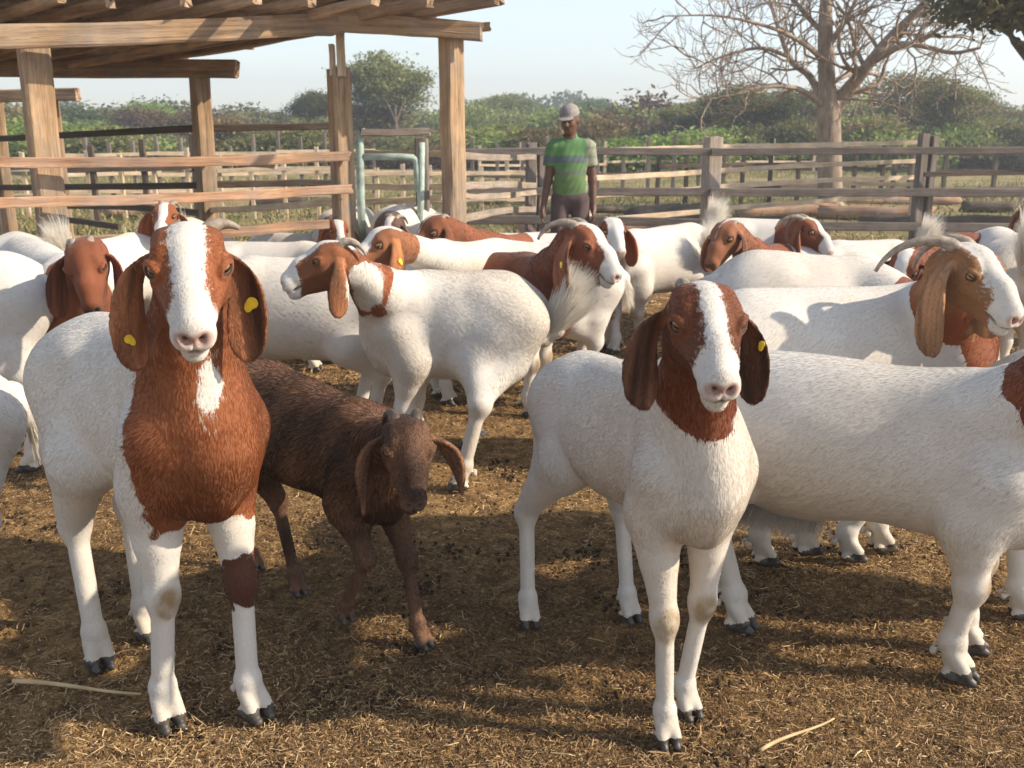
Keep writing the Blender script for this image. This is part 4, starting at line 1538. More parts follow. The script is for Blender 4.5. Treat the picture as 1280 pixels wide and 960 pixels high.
# ------------------------------------------------------------------ gate
def pipe(root, org, pts, r, mat, name='gate_bar'):
    return tube(name, np.asarray(pts) - org, [r] * len(pts), mat, root, 10)


g0 = gp(449, 7.4)
gate = empty('pen_gate', g0, 'weathered green metal gate frame standing between the shed posts', 'gate')
pipe(gate, g0, [P(453, 300, 7.4), P(451, 250, 7.4), P(450, 200, 7.4), P(449.5, 172, 7.4), P(451, 167, 7.4), P(457, 165, 7.4)], .030, M['gate_paint'])
board('gate_top', P(450, 166, 7.36), P(537, 164, 7.5), .05, .05, M['grey_wood'], gate, (0, 0, 1), 5, .006, .004, 0, g0)
pipe(gate, g0, [P(452, 196, 7.4), P(500, 196, 7.42), P(516, 197, 7.44), P(520, 200, 7.45), P(521, 208, 7.45), P(522, 240, 7.45)], .026, M['gate_paint'])
pipe(gate, g0, [P(523, 300, 7.45), P(526, 250, 7.45), P(527, 178, 7.45)], .026, M['gate_paint'])
gpst = gp(530, 7.6)
gpo = empty('gate_post', gpst, 'short square grey gate post beside the green gate', 'post')
board('shaft', gpst - [0, 0, .1], np.array([gpst[0], gpst[1], zt(524, 174, 7.6)]), .095, .095, M['grey_wood'], gpo, (0, 1, 0), 4, .004, .003, 0, gpst)
# rails seen through the gate and right of it
shed_rail('pale rails running behind the green gate to the right shed post',
          [(P(455, 192, 7.9), P(553, 192, 7.6)), (P(455, 233, 7.9), P(553, 233, 7.6)), (P(455, 252, 8.3), P(553, 247, 7.8))], .03, .048, 'pale_wood')
shed_rail('grey and pale rails from the right shed post towards the man',
          [(P(574, 195, 6.75), P(668, 196, 9.2)), (P(574, 233, 6.75), P(668, 232, 9.2)), (P(574, 242, 6.9), P(668, 240, 9.3)), (P(574, 275, 6.8), P(668, 262, 9.3))], .035, .05, 'old_wood')

# ------------------------------------------------------------------ the grey fence across the right half
YF = 10.6
xs_ = [(663, 178, .10), (676, 184, .08), (885, 171, .17), (1142, 167, .10), (1155, 170, .08)]
fp = [(gp(px, YF + .02 * i), zt(px, py, YF)) for i, (px, py, w) in enumerate(xs_)] + [(gp(1400, YF + .1), zt(1400, 172, YF))]
root = empty('timber_fence', fp[0][0], 'grey weathered three rail fence crossing the pen behind the man', 'fence', None)
for (p, hgt), (px, py, w) in zip(fp, xs_ + [(0, 0, .12)]):
    board('post', p - [0, 0, .1], p + [.004, 0, hgt], w, w * .8, M['grey_wood'] if w < .15 else M['old_wood'], root, (math.sin(.35), -math.cos(.35), 0), 6, .006, .004, 0, fp[0][0])
for k_, (y0, y1, hh) in enumerate(((191, 188, .075), (240, 239, .085), (275, 285, .09))):
    a_, m_, b_ = P(560, y0, YF - .12), P(900, (y0 + y1) / 2 + (.5 if k_ < 2 else 0), YF - .10), P(1440, y1, YF - .06)
    board('rail', a_, m_, .04, hh, M['grey_wood'], root, (0, 0, 1), 8, .012, .003, 0, fp[0][0])
    board('rail', m_ - [.1, .045, 0], b_ - [0, .045, 0], .04, hh, M['grey_wood'], root, (0, 0, 1), 10, .012, .003, 0, fp[0][0])
board('rail', P(1155, 218, YF - .1), P(1440, 215, YF), .035, .05, M['dark_wood'], root, (0, 0, 1), 6, .015, .003, 0, fp[0][0])

# pale fence behind it, running away to the right
pA, pB = gp(735, 11.5), gp(885, 12.1)
pf = empty('timber_fence', pA, 'pale new timber fence with bright rails running back towards the bare tree', 'fence', None)
Yl = lambda px: 11.3 + (px - 700) / 440 * 3.2
for px, top in ((735, 178), (1138, 170)):
    p = gp(px, Yl(px) + .1)
    board('post', p - [0, 0, .1], [p[0], p[1], zt(px, top, Yl(px) + .1)], .11, .11, M['pale_wood'], pf, (.5, -.8, 0), 5, .01, .004, 0, pA)
for (ya, yb) in ((188, 178), (222, 202), (244, 222), (275, 243)):
    pm = 885 + rng.uniform(-10, 10)
    fy = lambda px: ya + (yb - ya) * (px - 740) / (1140 - 740)
    board('rail', P(700, fy(700), Yl(700)), P(pm, fy(pm), Yl(pm)), .035, .062, M['pale_wood'], pf, (0, 0, 1), 7, .02, .004, 0, pA)
    board('rail', P(pm - 12, fy(pm), Yl(pm) - .05), P(1150, fy(1150), Yl(1150) - .05), .035, .060, M['pale_wood'], pf, (0, 0, 1), 9, .02, .004, 0, pA)

# ------------------------------------------------------------------ pens further back
def back_pen(label, x0, x1, Y0, Y1, hgt, npost, zs, pmat, rmat, w=.07):
    ps = [(gp(x0 + (x1 - x0) * t, Y0 + (Y1 - Y0) * t), hgt * (.9 + .25 * rng.random())) for t in np.linspace(0, 1, npost)]
    rl = []
    for z in zs:
        st_ = max(1, npost // 3)
        for i in range(0, npost - 1, st_):
            rl.append((i, min(npost - 1, i + st_), z + rng.normal() * .02, z + rng.normal() * .02, 1))
    return fence(label, ps, rl, w, .07, M[pmat], M[rmat], group='back pens')


back_pen('far low pen of pale stakes seen under the shed, nearest row', -40, 440, 15, 16, .95, 13, (.75, .35), 'pale_wood', 'pale_wood', .06)
back_pen('far pen of thin grey stakes seen under the shed', 60, 470, 19, 21, 1.15, 15, (.9, .5, .2), 'grey_wood', 'pale_wood', .07)
back_pen('pen of dark poles behind the shed at the left edge', -60, 250, 13, 13.5, 1.2, 6, (.85, .45), 'dark_wood', 'dark_wood', .07)
back_pen('pen of brown stakes behind the green gate', 440, 700, 16, 17, .8, 9, (.65, .25), 'pale_wood', 'pale_wood', .07)
back_pen('row of grey stakes behind the man', 560, 900, 22, 23, 1.1, 12, (.85, .4), 'grey_wood', 'dark_wood', .08)
back_pen('row of dark stakes beside the bare tree', 820, 1130, 17, 20, 1.05, 10, (.75, .35), 'dark_wood', 'dark_wood', .07)
back_pen('far dark rail fence at the right edge', 1110, 1420, 24, 24, 1.0, 6, (.8, .4), 'dark_wood', 'dark_wood', .09)
back_pen('far fence of pale rails in the field behind the man', 600, 1010, 30, 34, 1.0, 9, (.8, .35), 'pale_wood', 'pale_wood', .09)

# logs lying in the field
for i in range(16):
    px = [760, 830, 910, 1090, 1180, 1230, 1120, 1260, 700, 640, 500, 350, 180, 1010, 1200, 980][i]
    Yd = [13, 15, 14, 15.5, 14, 17, 19, 21, 16, 19, 14, 18, 16, 22, 12.8, 16][i]
    c = gp(px, Yd); L_ = .7 + rng.random() * 1.6; an = rng.normal() * .35
    dv = np.array([math.cos(an), math.sin(an), .02])
    r = .07 + .08 * rng.random()
    o = board('log', c - dv * L_ / 2 + [0, 0, r * .8], c + dv * L_ / 2 + [0, 0, r * .8], r * 2, r * 2, M['dark_wood' if i % 3 else 'rail_wood'], None, (0, 0, 1), 6, .05, .015, .15, None, round_=True)
    tag(o, 'cut log lying on the dry field behind the fences', 'log', 'logs lying in the field')


# ------------------------------------------------------------------ trees
def tubes_mesh(segs, nside=5):
    """many tapered segments (p, q, rp, rq) joined in one mesh"""
    V, Q = [], []
    for (p, q, rp, rq) in segs:
        t = q - p
        L = np.linalg.norm(t)
        if L < 1e-6: continue
        t = t / L
        ref = np.array([0, 0, 1.0]) if abs(t[2]) < .9 else np.array([1.0, 0, 0])
        a = np.cross(t, ref); a /= np.linalg.norm(a); b = np.cross(t, a)
        n0 = len(V)
        for c, r in ((p, rp), (q, rq)):
            for j in range(nside):
                an = 2 * math.pi * j / nside
                V.append(c + r * (math.cos(an) * a + math.sin(an) * b))
        for j in range(nside):
            k_ = (j + 1) % nside
            Q.append((n0 + j, n0 + k_, n0 + nside + k_, n0 + nside + j))
    return np.array(V), Q


def grow(segs, p, d, L, r, depth, R, spread=.6, droop=0.0, ratio=.72, nstep=4, minr=.004, up=.1, kids=None, wob=.28):
    step = L / nstep
    for i in range(nstep):
        d2 = nrm(d + np.array([R.normal(), R.normal(), R.normal()]) * wob + np.array([0, 0, up - droop]))
        q = p + d2 * step
        r2 = r * (1 - .45 / nstep * 1.0)
        segs.append((p, q, r, r2, depth))
        p, d, r = q, d2, r2
        if depth > 0 and i >= (0 if depth < 4 else 1):
            for _ in range(1 if R.random() < .72 else 0):
                ax = nrm(np.cross(d, R.normal(size=3)))
                dd = nrm(d * math.cos(spread) + ax * math.sin(spread) * R.uniform(.8, 1.5))
                grow(segs, p, dd, L * ratio * R.uniform(.7, 1.1), max(r * .62, minr), depth - 1, R, spread, droop, ratio, nstep, minr, up, None, wob)
    return p


def bare_tree():
    base = gp(1038, 18.0)
    sc_ = 18.5 / F_PX
    root = empty('bare_tree', base, 'large leafless tree with a pale forked trunk behind the right fence', 'tree')
    R = np.random.default_rng(5)
    pt = lambda px, py, dy=0: P(px, py, 18.0 + dy) - base
    tr = [pt(1040, 288), pt(1038, 250), pt(1037, 200), pt(1036, 160), pt(1036, 135), pt(1034, 110), pt(1032, 60), pt(1032, 20), pt(1033, -30), pt(1030, -80)]
    tr[0][2] = -.1
    tube('trunk', bez_poly(tr, 40), np.interp(np.linspace(0, 1, 40), [0, .08, .25, .45, .55, .75, 1], [.26, .215, .205, .20, .15, .12, .05]), M['pale_bark'], root, 14)
    segs = []
    limbs = [([pt(1040, 140), pt(1055, 118), pt(1080, 88, -.3), pt(1110, 50, -.4), pt(1150, 10, -.6), pt(1190, -40, -.8)], .145, .04),
             ([pt(1092, 76, -.3), pt(1120, 60, -.8), pt(1145, 56, -1.2), pt(1190, 66, -1.6), pt(1225, 60, -2)], .07, .02),
             ([pt(1030, 128), pt(1012, 95, .3), pt(990, 78, .5), pt(978, 50, .6), pt(965, 10, .7), pt(950, -40, .8)], .075, .02),
             ([pt(1032, 135), pt(1000, 112, -.4), pt(960, 108, -.8), pt(920, 118, -1.1), pt(880, 125, -1.3)], .055, .012),
             ([pt(1034, 60), pt(1060, 20, -.2), pt(1085, -30, -.3)], .06, .02),
             ([pt(1032, 45), pt(1000, 10, .2), pt(975, -30, .3)], .05, .02),
             ([pt(1034, 80), pt(1005, 55, -.5), pt(965, 35, -.9), pt(900, 20, -1.2), pt(830, 20, -1.5)], .05, .008),
             ([pt(1036, 105), pt(1070, 90, .6), pt(1100, 95, 1.0), pt(1130, 110, 1.4)], .05, .01),
             ([pt(985, 70, .5), pt(950, 60, .3), pt(905, 70, 0), pt(870, 85, 0)], .04, .008)]
    for pts, r0, r1 in limbs:
        c = bez_poly(pts, 18)
        rr_ = np.linspace(r0, r1, 18)
        tube('limb', c, rr_, M['pale_bark'], root, 9)
        for i in range(4, 18):
            for _ in range(1):
                d = nrm(c[min(i + 1, 17)] - c[i - 1])
                ax = nrm(np.cross(d, R.normal(size=3)))
                dd = nrm(d * .55 + ax * .9)
                grow(segs, c[i], dd, R.uniform(.7, 1.3), max(rr_[i] * .42, .013), 2, R, .6, .0, .58, 5, .0052, .09, None, .27)
    for t in np.linspace(.55, .98, 9):
        c = pt(1033, 130 - 200 * (t - .5))
        grow(segs, c, nrm(np.array([R.normal(), R.normal(), .4])), 1.0, .022, 2, R, .65, .02, .6, 5, .0045, .06, None, .36)
    V, Q = tubes_mesh([s_[:4] for s_ in segs], 4)
    o = link('twigs', mesh_np('twigs', V, Q), M['pale_bark'], root)
    o['kind'] = 'stuff'
    print('bare tree twig segs', len(segs))


def bez_poly(pts, n):
    """Catmull-Rom through points"""
    P_ = [np.asarray(p, float) for p in pts]
    P_ = [2 * P_[0] - P_[1]] + P_ + [2 * P_[-1] - P_[-2]]
    out = []
    m = len(P_) - 3
    for u in np.linspace(0, m, n):
        i = min(int(u), m - 1); t = u - i
        a, b, c, d = P_[i:i + 4]
        out.append(.5 * ((2 * b) + (c - a) * t + (2 * a - 5 * b + 4 * c - d) * t * t + (3 * b - a - 3 * c + d) * t ** 3))
    return np.array(out)


bare_tree()


def crown_mesh(name, R, rad, lobes, nleaf, leaf, flat=.75, hollow=.45):
    """leaf-sized quads gathered in clumps on several lobes, with gaps between"""
    lc = []
    for i in range(lobes):
        a = R.uniform(0, 2 * math.pi); e = R.uniform(-.25, 1.0)
        rr_ = rad * R.uniform(.25, .78)
        lc.append((np.array([math.cos(a) * rr_, math.sin(a) * rr_, e * rad * flat * .62]), rad * R.uniform(.26, .48)))
    cl = []
    ncl = max(8, nleaf // 60)
    for i in range(ncl):
        c, r = lc[R.integers(len(lc))]
        d = R.normal(size=3); d /= np.linalg.norm(d)
        if d[2] < -.3: d[2] *= -.4
        cl.append(c + d * r * np.array([1, 1, .72]) * R.uniform(.5, .95))
    cl = np.array(cl)
    idx = R.integers(0, ncl, nleaf)
    cr = rad * .115 * (.6 + .8 * R.random(ncl))
    off = np.clip(R.normal(size=(nleaf, 3)), -1.7, 1.7) * cr[idx][:, None] * np.array([1.15, 1.15, .62])
    c = cl[idx] + off
    nrmv = R.normal(size=(nleaf, 3)) + np.array([0, 0, .8]); nrmv /= np.linalg.norm(nrmv, axis=1)[:, None]
    t = np.cross(nrmv, R.normal(size=(nleaf, 3))); t /= np.linalg.norm(t, axis=1)[:, None]
    b = np.cross(nrmv, t)
    sz = leaf * (.6 + .9 * R.random(nleaf))[:, None]
    V = np.stack([c - t * sz, c + b * sz * .5, c + t * sz, c - b * sz * .5], 1).reshape(-1, 3)
    Q = np.arange(nleaf * 4).reshape(-1, 4)
    me = mesh_np(name, V, Q, None, False)
    tint = np.clip(.45 + R.normal(size=ncl)[idx] * .22 + R.normal(size=nleaf) * .14, 0, 1)
    add_attr(me, 'tint', np.repeat(tint, 4))
    return me, lc


TV = []          # tree variants: (trunk mesh, crown mesh)
for v in range(6):
    R = np.random.default_rng(50 + v)
    rad = 3.0
    me, lc = crown_mesh('crown', R, rad, [10, 8, 13, 8, 13, 10][v], 17000, .085, [.9, .6, 1.0, 1.25, .55, .8][v])
    zc = [3.4, 3.6, 3.2, 3.6, 4.0, 3.0][v]
    segs = []
    p = np.array([0, 0, -.2]); top = np.array([R.normal() * .3, R.normal() * .3, zc * .62])
    pts = bez_poly([p, (p + top) / 2 + R.normal(size=3) * .15, top], 8)
    for i in range(7): segs.append((pts[i], pts[i + 1], .20 - .012 * i, .20 - .012 * (i + 1)))
    for c, r in lc:
        cc = c + [0, 0, zc]
        m_ = (top + cc) / 2 + R.normal(size=3) * .25
        q = bez_poly([top, m_, cc], 6)
        for i in range(5): segs.append((q[i], q[i + 1], .10 - .016 * i, .10 - .016 * (i + 1)))
    V, Q = tubes_mesh(segs, 6)
    tm = mesh_np('trunk', V, Q)
    tm.materials.append(M['dark_bark'])
    TV.append((tm, me, zc))

CROWN_COPIES = {}


def tree(label, px, Y, H_, v, mat, group=None, wide=1.0, name='tree', cat='tree', sink=0.0, rz=None):
    tm, cm, zc = TV[v]
    base = gp(px, Y)
    root = empty(name, base, label, cat, group)
    key = (v, mat)
    if key not in CROWN_COPIES:
        m2 = cm.copy(); m2.materials.clear(); m2.materials.append(M[mat]); CROWN_COPIES[key] = m2
    s_ = H_ / (zc + 2.6)
    root.rotation_euler = (0, 0, rng.uniform(0, 6.28) if rz is None else rz)
    root.scale = (s_ * wide, s_ * wide, s_)
    root.location.z = -sink
    t = bpy.data.objects.new('trunk', tm); COL.objects.link(t); t.parent = root
    c = bpy.data.objects.new('crown', CROWN_COPIES[key]); COL.objects.link(c); c.parent = root; c.location = (0, 0, zc)
    return root


def Hpx(py, Y):
    return P(640, py, Y)[2]


tree('tall spreading olive green tree between the gate and the right shed post', 494, 46, Hpx(62, 46), 0, 'leaf_olive', None, 1.05)
tree('smaller pale tree just left of the tall spreading tree', 402, 52, Hpx(104, 52), 5, 'leaf_dark', None, .9)
specs = []
GRP = 'trees along the far edge of the field'
KL = {'leaf_dark': 'dark green rounded tree', 'leaf_olive': 'olive green loose tree', 'leaf_bright': 'bright green bushy tree', 'leaf_dry': 'brown half dry tree'}
rowsT = [
    # px, Y, top py, variant, mat
    (-30, 60, 128, 1, 'leaf_olive'), (20, 70, 130, 2, 'leaf_dark'), (95, 62, 132, 1, 'leaf_bright'), (150, 66, 128, 4, 'leaf_olive'), (208, 58, 124, 0, 'leaf_bright'), (255, 72, 133, 4, 'leaf_olive'),
    (300, 75, 138, 1, 'leaf_dark'), (345, 70, 132, 4, 'leaf_olive'), (388, 80, 142, 2, 'leaf_dark'), (590, 74, 140, 1, 'leaf_dark'), (640, 70, 118, 3, 'leaf_olive'), (672, 82, 128, 3, 'leaf_dark'),
    (700, 90, 138, 1, 'leaf_olive'), (742, 86, 124, 3, 'leaf_dark'), (778, 96, 134, 0, 'leaf_dark'), (812, 90, 138, 1, 'leaf_olive'), (560, 64, 150, 2, 'leaf_olive'),
    (875, 42, 128, 4, 'leaf_olive'), (935, 38, 118, 0, 'leaf_dark'), (985, 44, 122, 2, 'leaf_dry'), (1085, 46, 128, 1, 'leaf_dark'), (1145, 38, 104, 0, 'leaf_olive'), (1175, 44, 122, 2, 'leaf_bright'),
    (470, 90, 138, 2, 'leaf_dark'), (530, 80, 142, 4, 'leaf_olive'), (620, 100, 136, 2, 'leaf_dark'), (850, 75, 138, 2, 'leaf_dark'), (905, 62, 134, 5, 'leaf_olive'), (1040, 60, 132, 5, 'leaf_olive'), (175, 84, 140, 5, 'leaf_dark'), (60, 76, 134, 5, 'leaf_olive'), (320, 66, 136, 5, 'leaf_olive'),
    (1225, 48, 140, 4, 'leaf_dark'), (1280, 52, 138, 1, 'leaf_olive'), (1330, 46, 126, 0, 'leaf_dark'), (1390, 50, 120, 2, 'leaf_olive'), (-90, 64, 120, 0, 'leaf_dark'), (-150, 60, 118, 2, 'leaf_olive')]
for i, (px, Y, ty, v, mt) in enumerate(rowsT):
    o = tree(KL[mt] + ' standing in the tree line behind the pens', px, Y, max(1.5, Hpx(ty, Y)) * (1.18 if px > 820 else 1.0), v, mt, GRP + ', ' + KL[mt] + 's', 1.1 + .3 * rng.random())
# lower scrub in front of the trees: crowns that start at the ground
BV = []
for v in range(5):
    R = np.random.default_rng(80 + v)
    me, lc = crown_mesh('foliage', R, 1.6, [7, 9, 6, 8, 10][v], 13000, .052, [.55, .8, .5, .65, .9][v])
    co = np.empty(len(me.vertices) * 3, np.float32); me.vertices.foreach_get('co', co); co = co.reshape(-1, 3)
    co[:, 2] = np.abs(co[:, 2] + .35); me.vertices.foreach_set('co', co.ravel())
    segs = [(np.array([0, 0, -.1]), np.array([.0, .0, .2]), .06, .05)]
    for c, r in lc:
        segs.append((np.array([0, 0, .15]), np.array([c[0] * .8, c[1] * .8, abs(c[2]) * .6 + .3]), .035, .015))
    V, Q = tubes_mesh(segs, 5)
    sm = mesh_np('stems', V, Q); sm.materials.append(M['dark_bark'])
    BV.append((me, sm, float(np.percentile(co[:, 2], 98))))
BK = {'leaf_dark': 'dark green rounded bush', 'leaf_olive': 'olive green loose bush', 'leaf_bright': 'bright green bush', 'leaf_dry': 'brown half dry bush'}
BC = {}
GS = 'bushes in front of the tree line'
NB = 74
for i in range(NB):
    px = -100 + (i * 1480 / NB * 1.0) + rng.uniform(-14, 14)
    far_ = i % 2
    Y = rng.uniform(48, 70) if far_ else rng.uniform(33, 46)
    top = rng.uniform(136, 154) if far_ else rng.uniform(152, 180)
    if px > 820: top -= 6
    if 430 < px < 560 and not far_: top += 14
    mt = ['leaf_bright', 'leaf_olive', 'leaf_bright', 'leaf_dark', 'leaf_olive', 'leaf_dry', 'leaf_olive'][rng.integers(7)]
    v = int(rng.integers(5)); H_ = max(.5, Hpx(top, Y))
    me, sm, hz_ = BV[v]
    root = empty('bush', gp(px, Y), BK[mt] + (' low in the dry field behind the pens' if not far_ else ' in the thicket under the tree line'), 'bush', GS + ', ' + BK[mt])
    k_ = H_ / hz_; wd_ = rng.uniform(1.0, 1.6)
    root.scale = (k_ * wd_ * (1.0 if H_ > 1.2 else 1.5), k_ * wd_ * (1.0 if H_ > 1.2 else 1.5), k_); root.rotation_euler = (0, 0, rng.uniform(0, 6.28))
    if (v, mt) not in BC:
        m2 = me.copy(); m2.materials.append(M[mt]); BC[(v, mt)] = m2
    for nm_, md in (('foliage', BC[(v, mt)]), ('stems', sm)):
        o = bpy.data.objects.new(nm_, md); COL.objects.link(o); o.parent = root
# distant wood that reads as one mass
R = np.random.default_rng(77)
Vs, Qs, tint, n0 = [], [], [], 0
for i in range(90):
    X_ = R.uniform(-190, 190); Y_ = R.uniform(120, 210)
    H_ = 4.6 * R.uniform(.7, 1.35)
    n_ = 900
    d = R.normal(size=(n_, 3)); d /= np.linalg.norm(d, axis=1)[:, None]
    c = np.array([X_, Y_, H_ * .55]) + d * np.array([H_ * .75, H_ * .6, H_ * .5]) * R.uniform(.6, 1, (n_, 1))
    t = R.normal(size=(n_, 3)); t /= np.linalg.norm(t, axis=1)[:, None]
    b = np.cross(t, R.normal(size=(n_, 3))); b /= np.linalg.norm(b, axis=1)[:, None]
    sz = H_ * .06
    Vs.append(np.stack([c - t * sz, c + b * sz * .6, c + t * sz, c - b * sz * .6], 1).reshape(-1, 3))
    tint.append(np.repeat(np.clip(.4 + R.normal() * .2 + R.normal(size=n_) * .12, 0, 1), 4))
Vs = np.concatenate(Vs)
me = mesh_np('distant_wood', Vs, np.arange(len(Vs)).reshape(-1, 4), None, False)
add_attr(me, 'tint', np.concatenate(tint))
tag(link('distant_wood', me, M['leaf_dark']), kind='stuff')

# grasses and weeds of the field
straw_patch('field_grass', 45000, 11.3, 34, 1.5, .06, .22, .006, M['field_grass'], 0, 1.0, 1.0, .6, .5)
straw_patch('green_weeds', 9000, 10.4, 18, 1.5, .05, .14, .009, M['field_grass'], 0, .9, 1.0, 1.8, 1.1)

# ------------------------------------------------------------------ leafy tree that overhangs from the right, out of frame at its trunk
def near_tree(label, base, H_, crown_c, crown_r, n, leaf, mats, seed, trunk_r=.2):
    R = np.random.default_rng(seed)
    root = empty('leafy_tree', base, label, 'tree')
    top = crown_c - base
    pts = bez_poly([np.array([0, 0, -.2]), top * .35 + R.normal(size=3) * .1, top * .7 + R.normal(size=3) * .15, top], 16)
    tube('trunk', pts, np.linspace(trunk_r, trunk_r * .4, 16), M['dark_bark'], root, 12)
    me, lc = crown_mesh('crown', R, crown_r, 13, n, leaf, .62)
    me.materials.append(M[mats])
    c = link('crown', me, None, root); c.location = tuple(top)
    segs = []
    st = pts[9]
    for cc, r in lc:
        q = bez_poly([st, (st + cc + top) / 2 + R.normal(size=3) * .2, cc + top], 7)
        for i in range(6): segs.append((q[i], q[i + 1], trunk_r * (.36 - .05 * i), trunk_r * (.36 - .05 * (i + 1))))
    V, Q = tubes_mesh(segs, 6)
    link('limbs', mesh_np('limbs', V, Q), M['dark_bark'], root)
    return root


cc_ = P(1318, 22, 13.5)
near_tree('leafy olive tree reaching in over the pen at the top right corner', np.array([cc_[0] + 1.2, cc_[1], 0]), 5, cc_, 1.75, 15000, .05, 'leaf_olive', 91)

# ------------------------------------------------------------------ air
bb = [(-260, -70, -1.2), (260, 330, 17)]
hv = np.array([(x, y, z) for x in (bb[0][0], bb[1][0]) for y in (bb[0][1], bb[1][1]) for z in (bb[0][2], bb[1][2])], float)
hq = [(0, 1, 3, 2), (4, 6, 7, 5), (0, 4, 5, 1), (2, 3, 7, 6), (0, 2, 6, 4), (1, 5, 7, 3)]
hzm = bpy.data.materials.new('air_haze'); hzm.use_nodes = True
ht = hzm.node_tree
ht.nodes.remove(ht.nodes['Principled BSDF'])
pv = ht.nodes.new('ShaderNodeVolumePrincipled')
pv.inputs['Color'].default_value = (.86, .92, 1.0, 1)
pv.inputs['Density'].default_value = HAZE
pv.inputs['Anisotropy'].default_value = .35
ht.links.new(pv.outputs[0], ht.nodes['Material Output'].inputs['Volume'])
tag(link('haze', mesh_np('haze', hv, hq, None, False), hzm), kind='stuff')

# ------------------------------------------------------------------ the herd
import time as _t
_t0 = _t.time()
RB = (.24, .075, .028)
DB = (.17, .052, .022)
EB = (.20, .085, .042)

goat('large doe with brown chest, long white blaze and a yellow mark on each ear',
     [G(210, 905), G(317, 895)], [G(186, 797), G(124, 832)], .90, .885,
     (P(236, 329, 1.82), 17, 26, 0), stance=(0, -.06), res=.0044, s=.96, fat=.82, ls=.98, hs=1.16, cut=.06, neckr=1.0,
     blaze=(.033, .027), muzzle=.108, brown=(.205, .070, .026), earcol=(.25, .105, .048),
     ears=(dict(len=.175, spread=.018, fwd=.02, w=.036, ang=65, curl=.3), dict(len=.178, spread=.028, fwd=.02, w=.031, ang=60, curl=.3)),
     horns=(.28, .10), tags=((0, .62, .15, .015), (1, .82, .25, .011)), fur=150000, seed=1, hornpts=(-.75, -.3, 0),
     cutdir=dict(bib=(.075, -.24, .1, .12)),
     wpatches=((P(245, 490, 1.80), (.014, .3, .046), -1),),
     legcol=((6, .27, .40),))
goat('white goat with dark brown head and white blaze standing square to the viewer',
     [G(858, 893), G(832, 928)], [G(786, 774), G(661, 780)], .80, .755,
     (P(885, 399, 1.72), 3, 22, 0), res=.0044, s=.82, fat=.90, hs=1.04, cut=.12, ls=.92,
     blaze=(.024, .019), muzzle=.108, brown=DB, headcol=(.19, .066, .028), earcol=(.19, .085, .045),
     ears=(dict(len=.160, spread=.030, fwd=.02, w=.030, ang=60, curl=.3), dict(len=.165, spread=.030, fwd=.02, w=.038, ang=65, curl=.25)),
     horns=(0, .22), tags=((0, .5, .6, .008),), fur=130000, seed=2, stance=(0, -.03))
# brown kid
KB = (.112, .058, .034)
goat('small dark brown young goat stepping forward between the two big white goats',
     [G(430, 775, .03), G(527, 808)], [G(372, 742), G(318, 712)], .64, .67,
     (P(511, 560, 2.10), 14, 34, 4), res=.0037, s=.75, fat=1.0, ls=.84, hs=.90, cut=0, blaze=None, muzzle=0, allbrown=True,
     brown=KB, white=KB, ears=(dict(len=.155, spread=.075, fwd=.02, w=.030, ang=40, curl=.2, shape='leaf'), dict(len=.20, spread=.045, fwd=.0, w=.028, ang=40, curl=.2, shape='leaf')),
     horns=(.5, .5), fur=110000, seed=3, furlen=1.35, hornpts=(.25, -1, 0), knee=(0, P(457, 700, 2.34)), stains=False, hrad=.0005, stance=(-.03, .03), neckr=.85)
# big white goat at the right
goat('large white goat in profile at the right edge with a shaggy belly',
     [G(1192, 848), G(1207, 812)], [G(921, 785), G(905, 745)], .75, .75,
     (P(1500, 380, 1.95), 75, 25), res=.005, s=1.02, fat=1.02, ls=1.0, hs=1.1, cut=.10, brown=DB, headcol=(.16, .055, .024),
     ears=(dict(ang=20), dict(ang=20)), horns=.6, fur=130000, seed=4, fringe=2600, stance=(0, .10), hrad=.0005)
goat('white goat with a red brown neck and a tan head with a swept back horn',
     [G(1060, 700), G(1098, 688)], [G(952, 704), G(1004, 692)], .86, .85,
     (P(1228, 338, 2.66), 30, 28), res=.0052, s=1.02, fat=1.0, hs=1.12, cut=.05, brown=(.22, .068, .026), headcol=(.36, .18, .08), earcol=(.34, .18, .09),
     blaze=(.030, .030, -.01), ears=(dict(len=.19, spread=.05, ang=15, w=.045), dict(len=.215, spread=.03, ang=10, w=.048)),
     horns=.9, fur=90000, seed=5, stance=(.15, .14), hrad=.0005, hornpts=(.95, -.3, 0))
# centre white goat walking left
goat('white goat in profile facing left with a raised plume of a tail in the centre',
     [G(506, 598), G(522, 578)], [G(577, 612), G(590, 560)], .79, .785,
     (P(400, 322, 3.45), -78, 17), res=.0052, s=1.0, fat=.95, hs=1.08, cut=.16, brown=RB, headcol=(.25, .095, .04), earcol=(.26, .11, .05),
     blaze=(.026, .030), ears=(dict(len=.175, spread=.03, ang=15, w=.034), dict(len=.175, spread=.03, ang=15, w=.034)), horns=.45, fur=100000, seed=6, hrad=.0005,
     stance=(-.02, .12), tail='up', taildrop=.13, rearfluff=2.6,
     cutdir=dict(axis=(-1, .10)), wpatches=((P(452, 366, 3.4), (.055, .4, .10), -1), (P(465, 403, 3.4), (.035, .3, .035), 1)))
goat('white goat in profile behind the big doe, its head out of sight',
     [G(330, 560), G(345, 548)], [G(462, 560), G(446, 545)], .80, .79,
     (P(225, 340, 4.0), -90, 30), res=.007, s=1.05, cut=.05, brown=RB, fur=22000, seed=7, hrad=.00065, stance=(.08, .05))
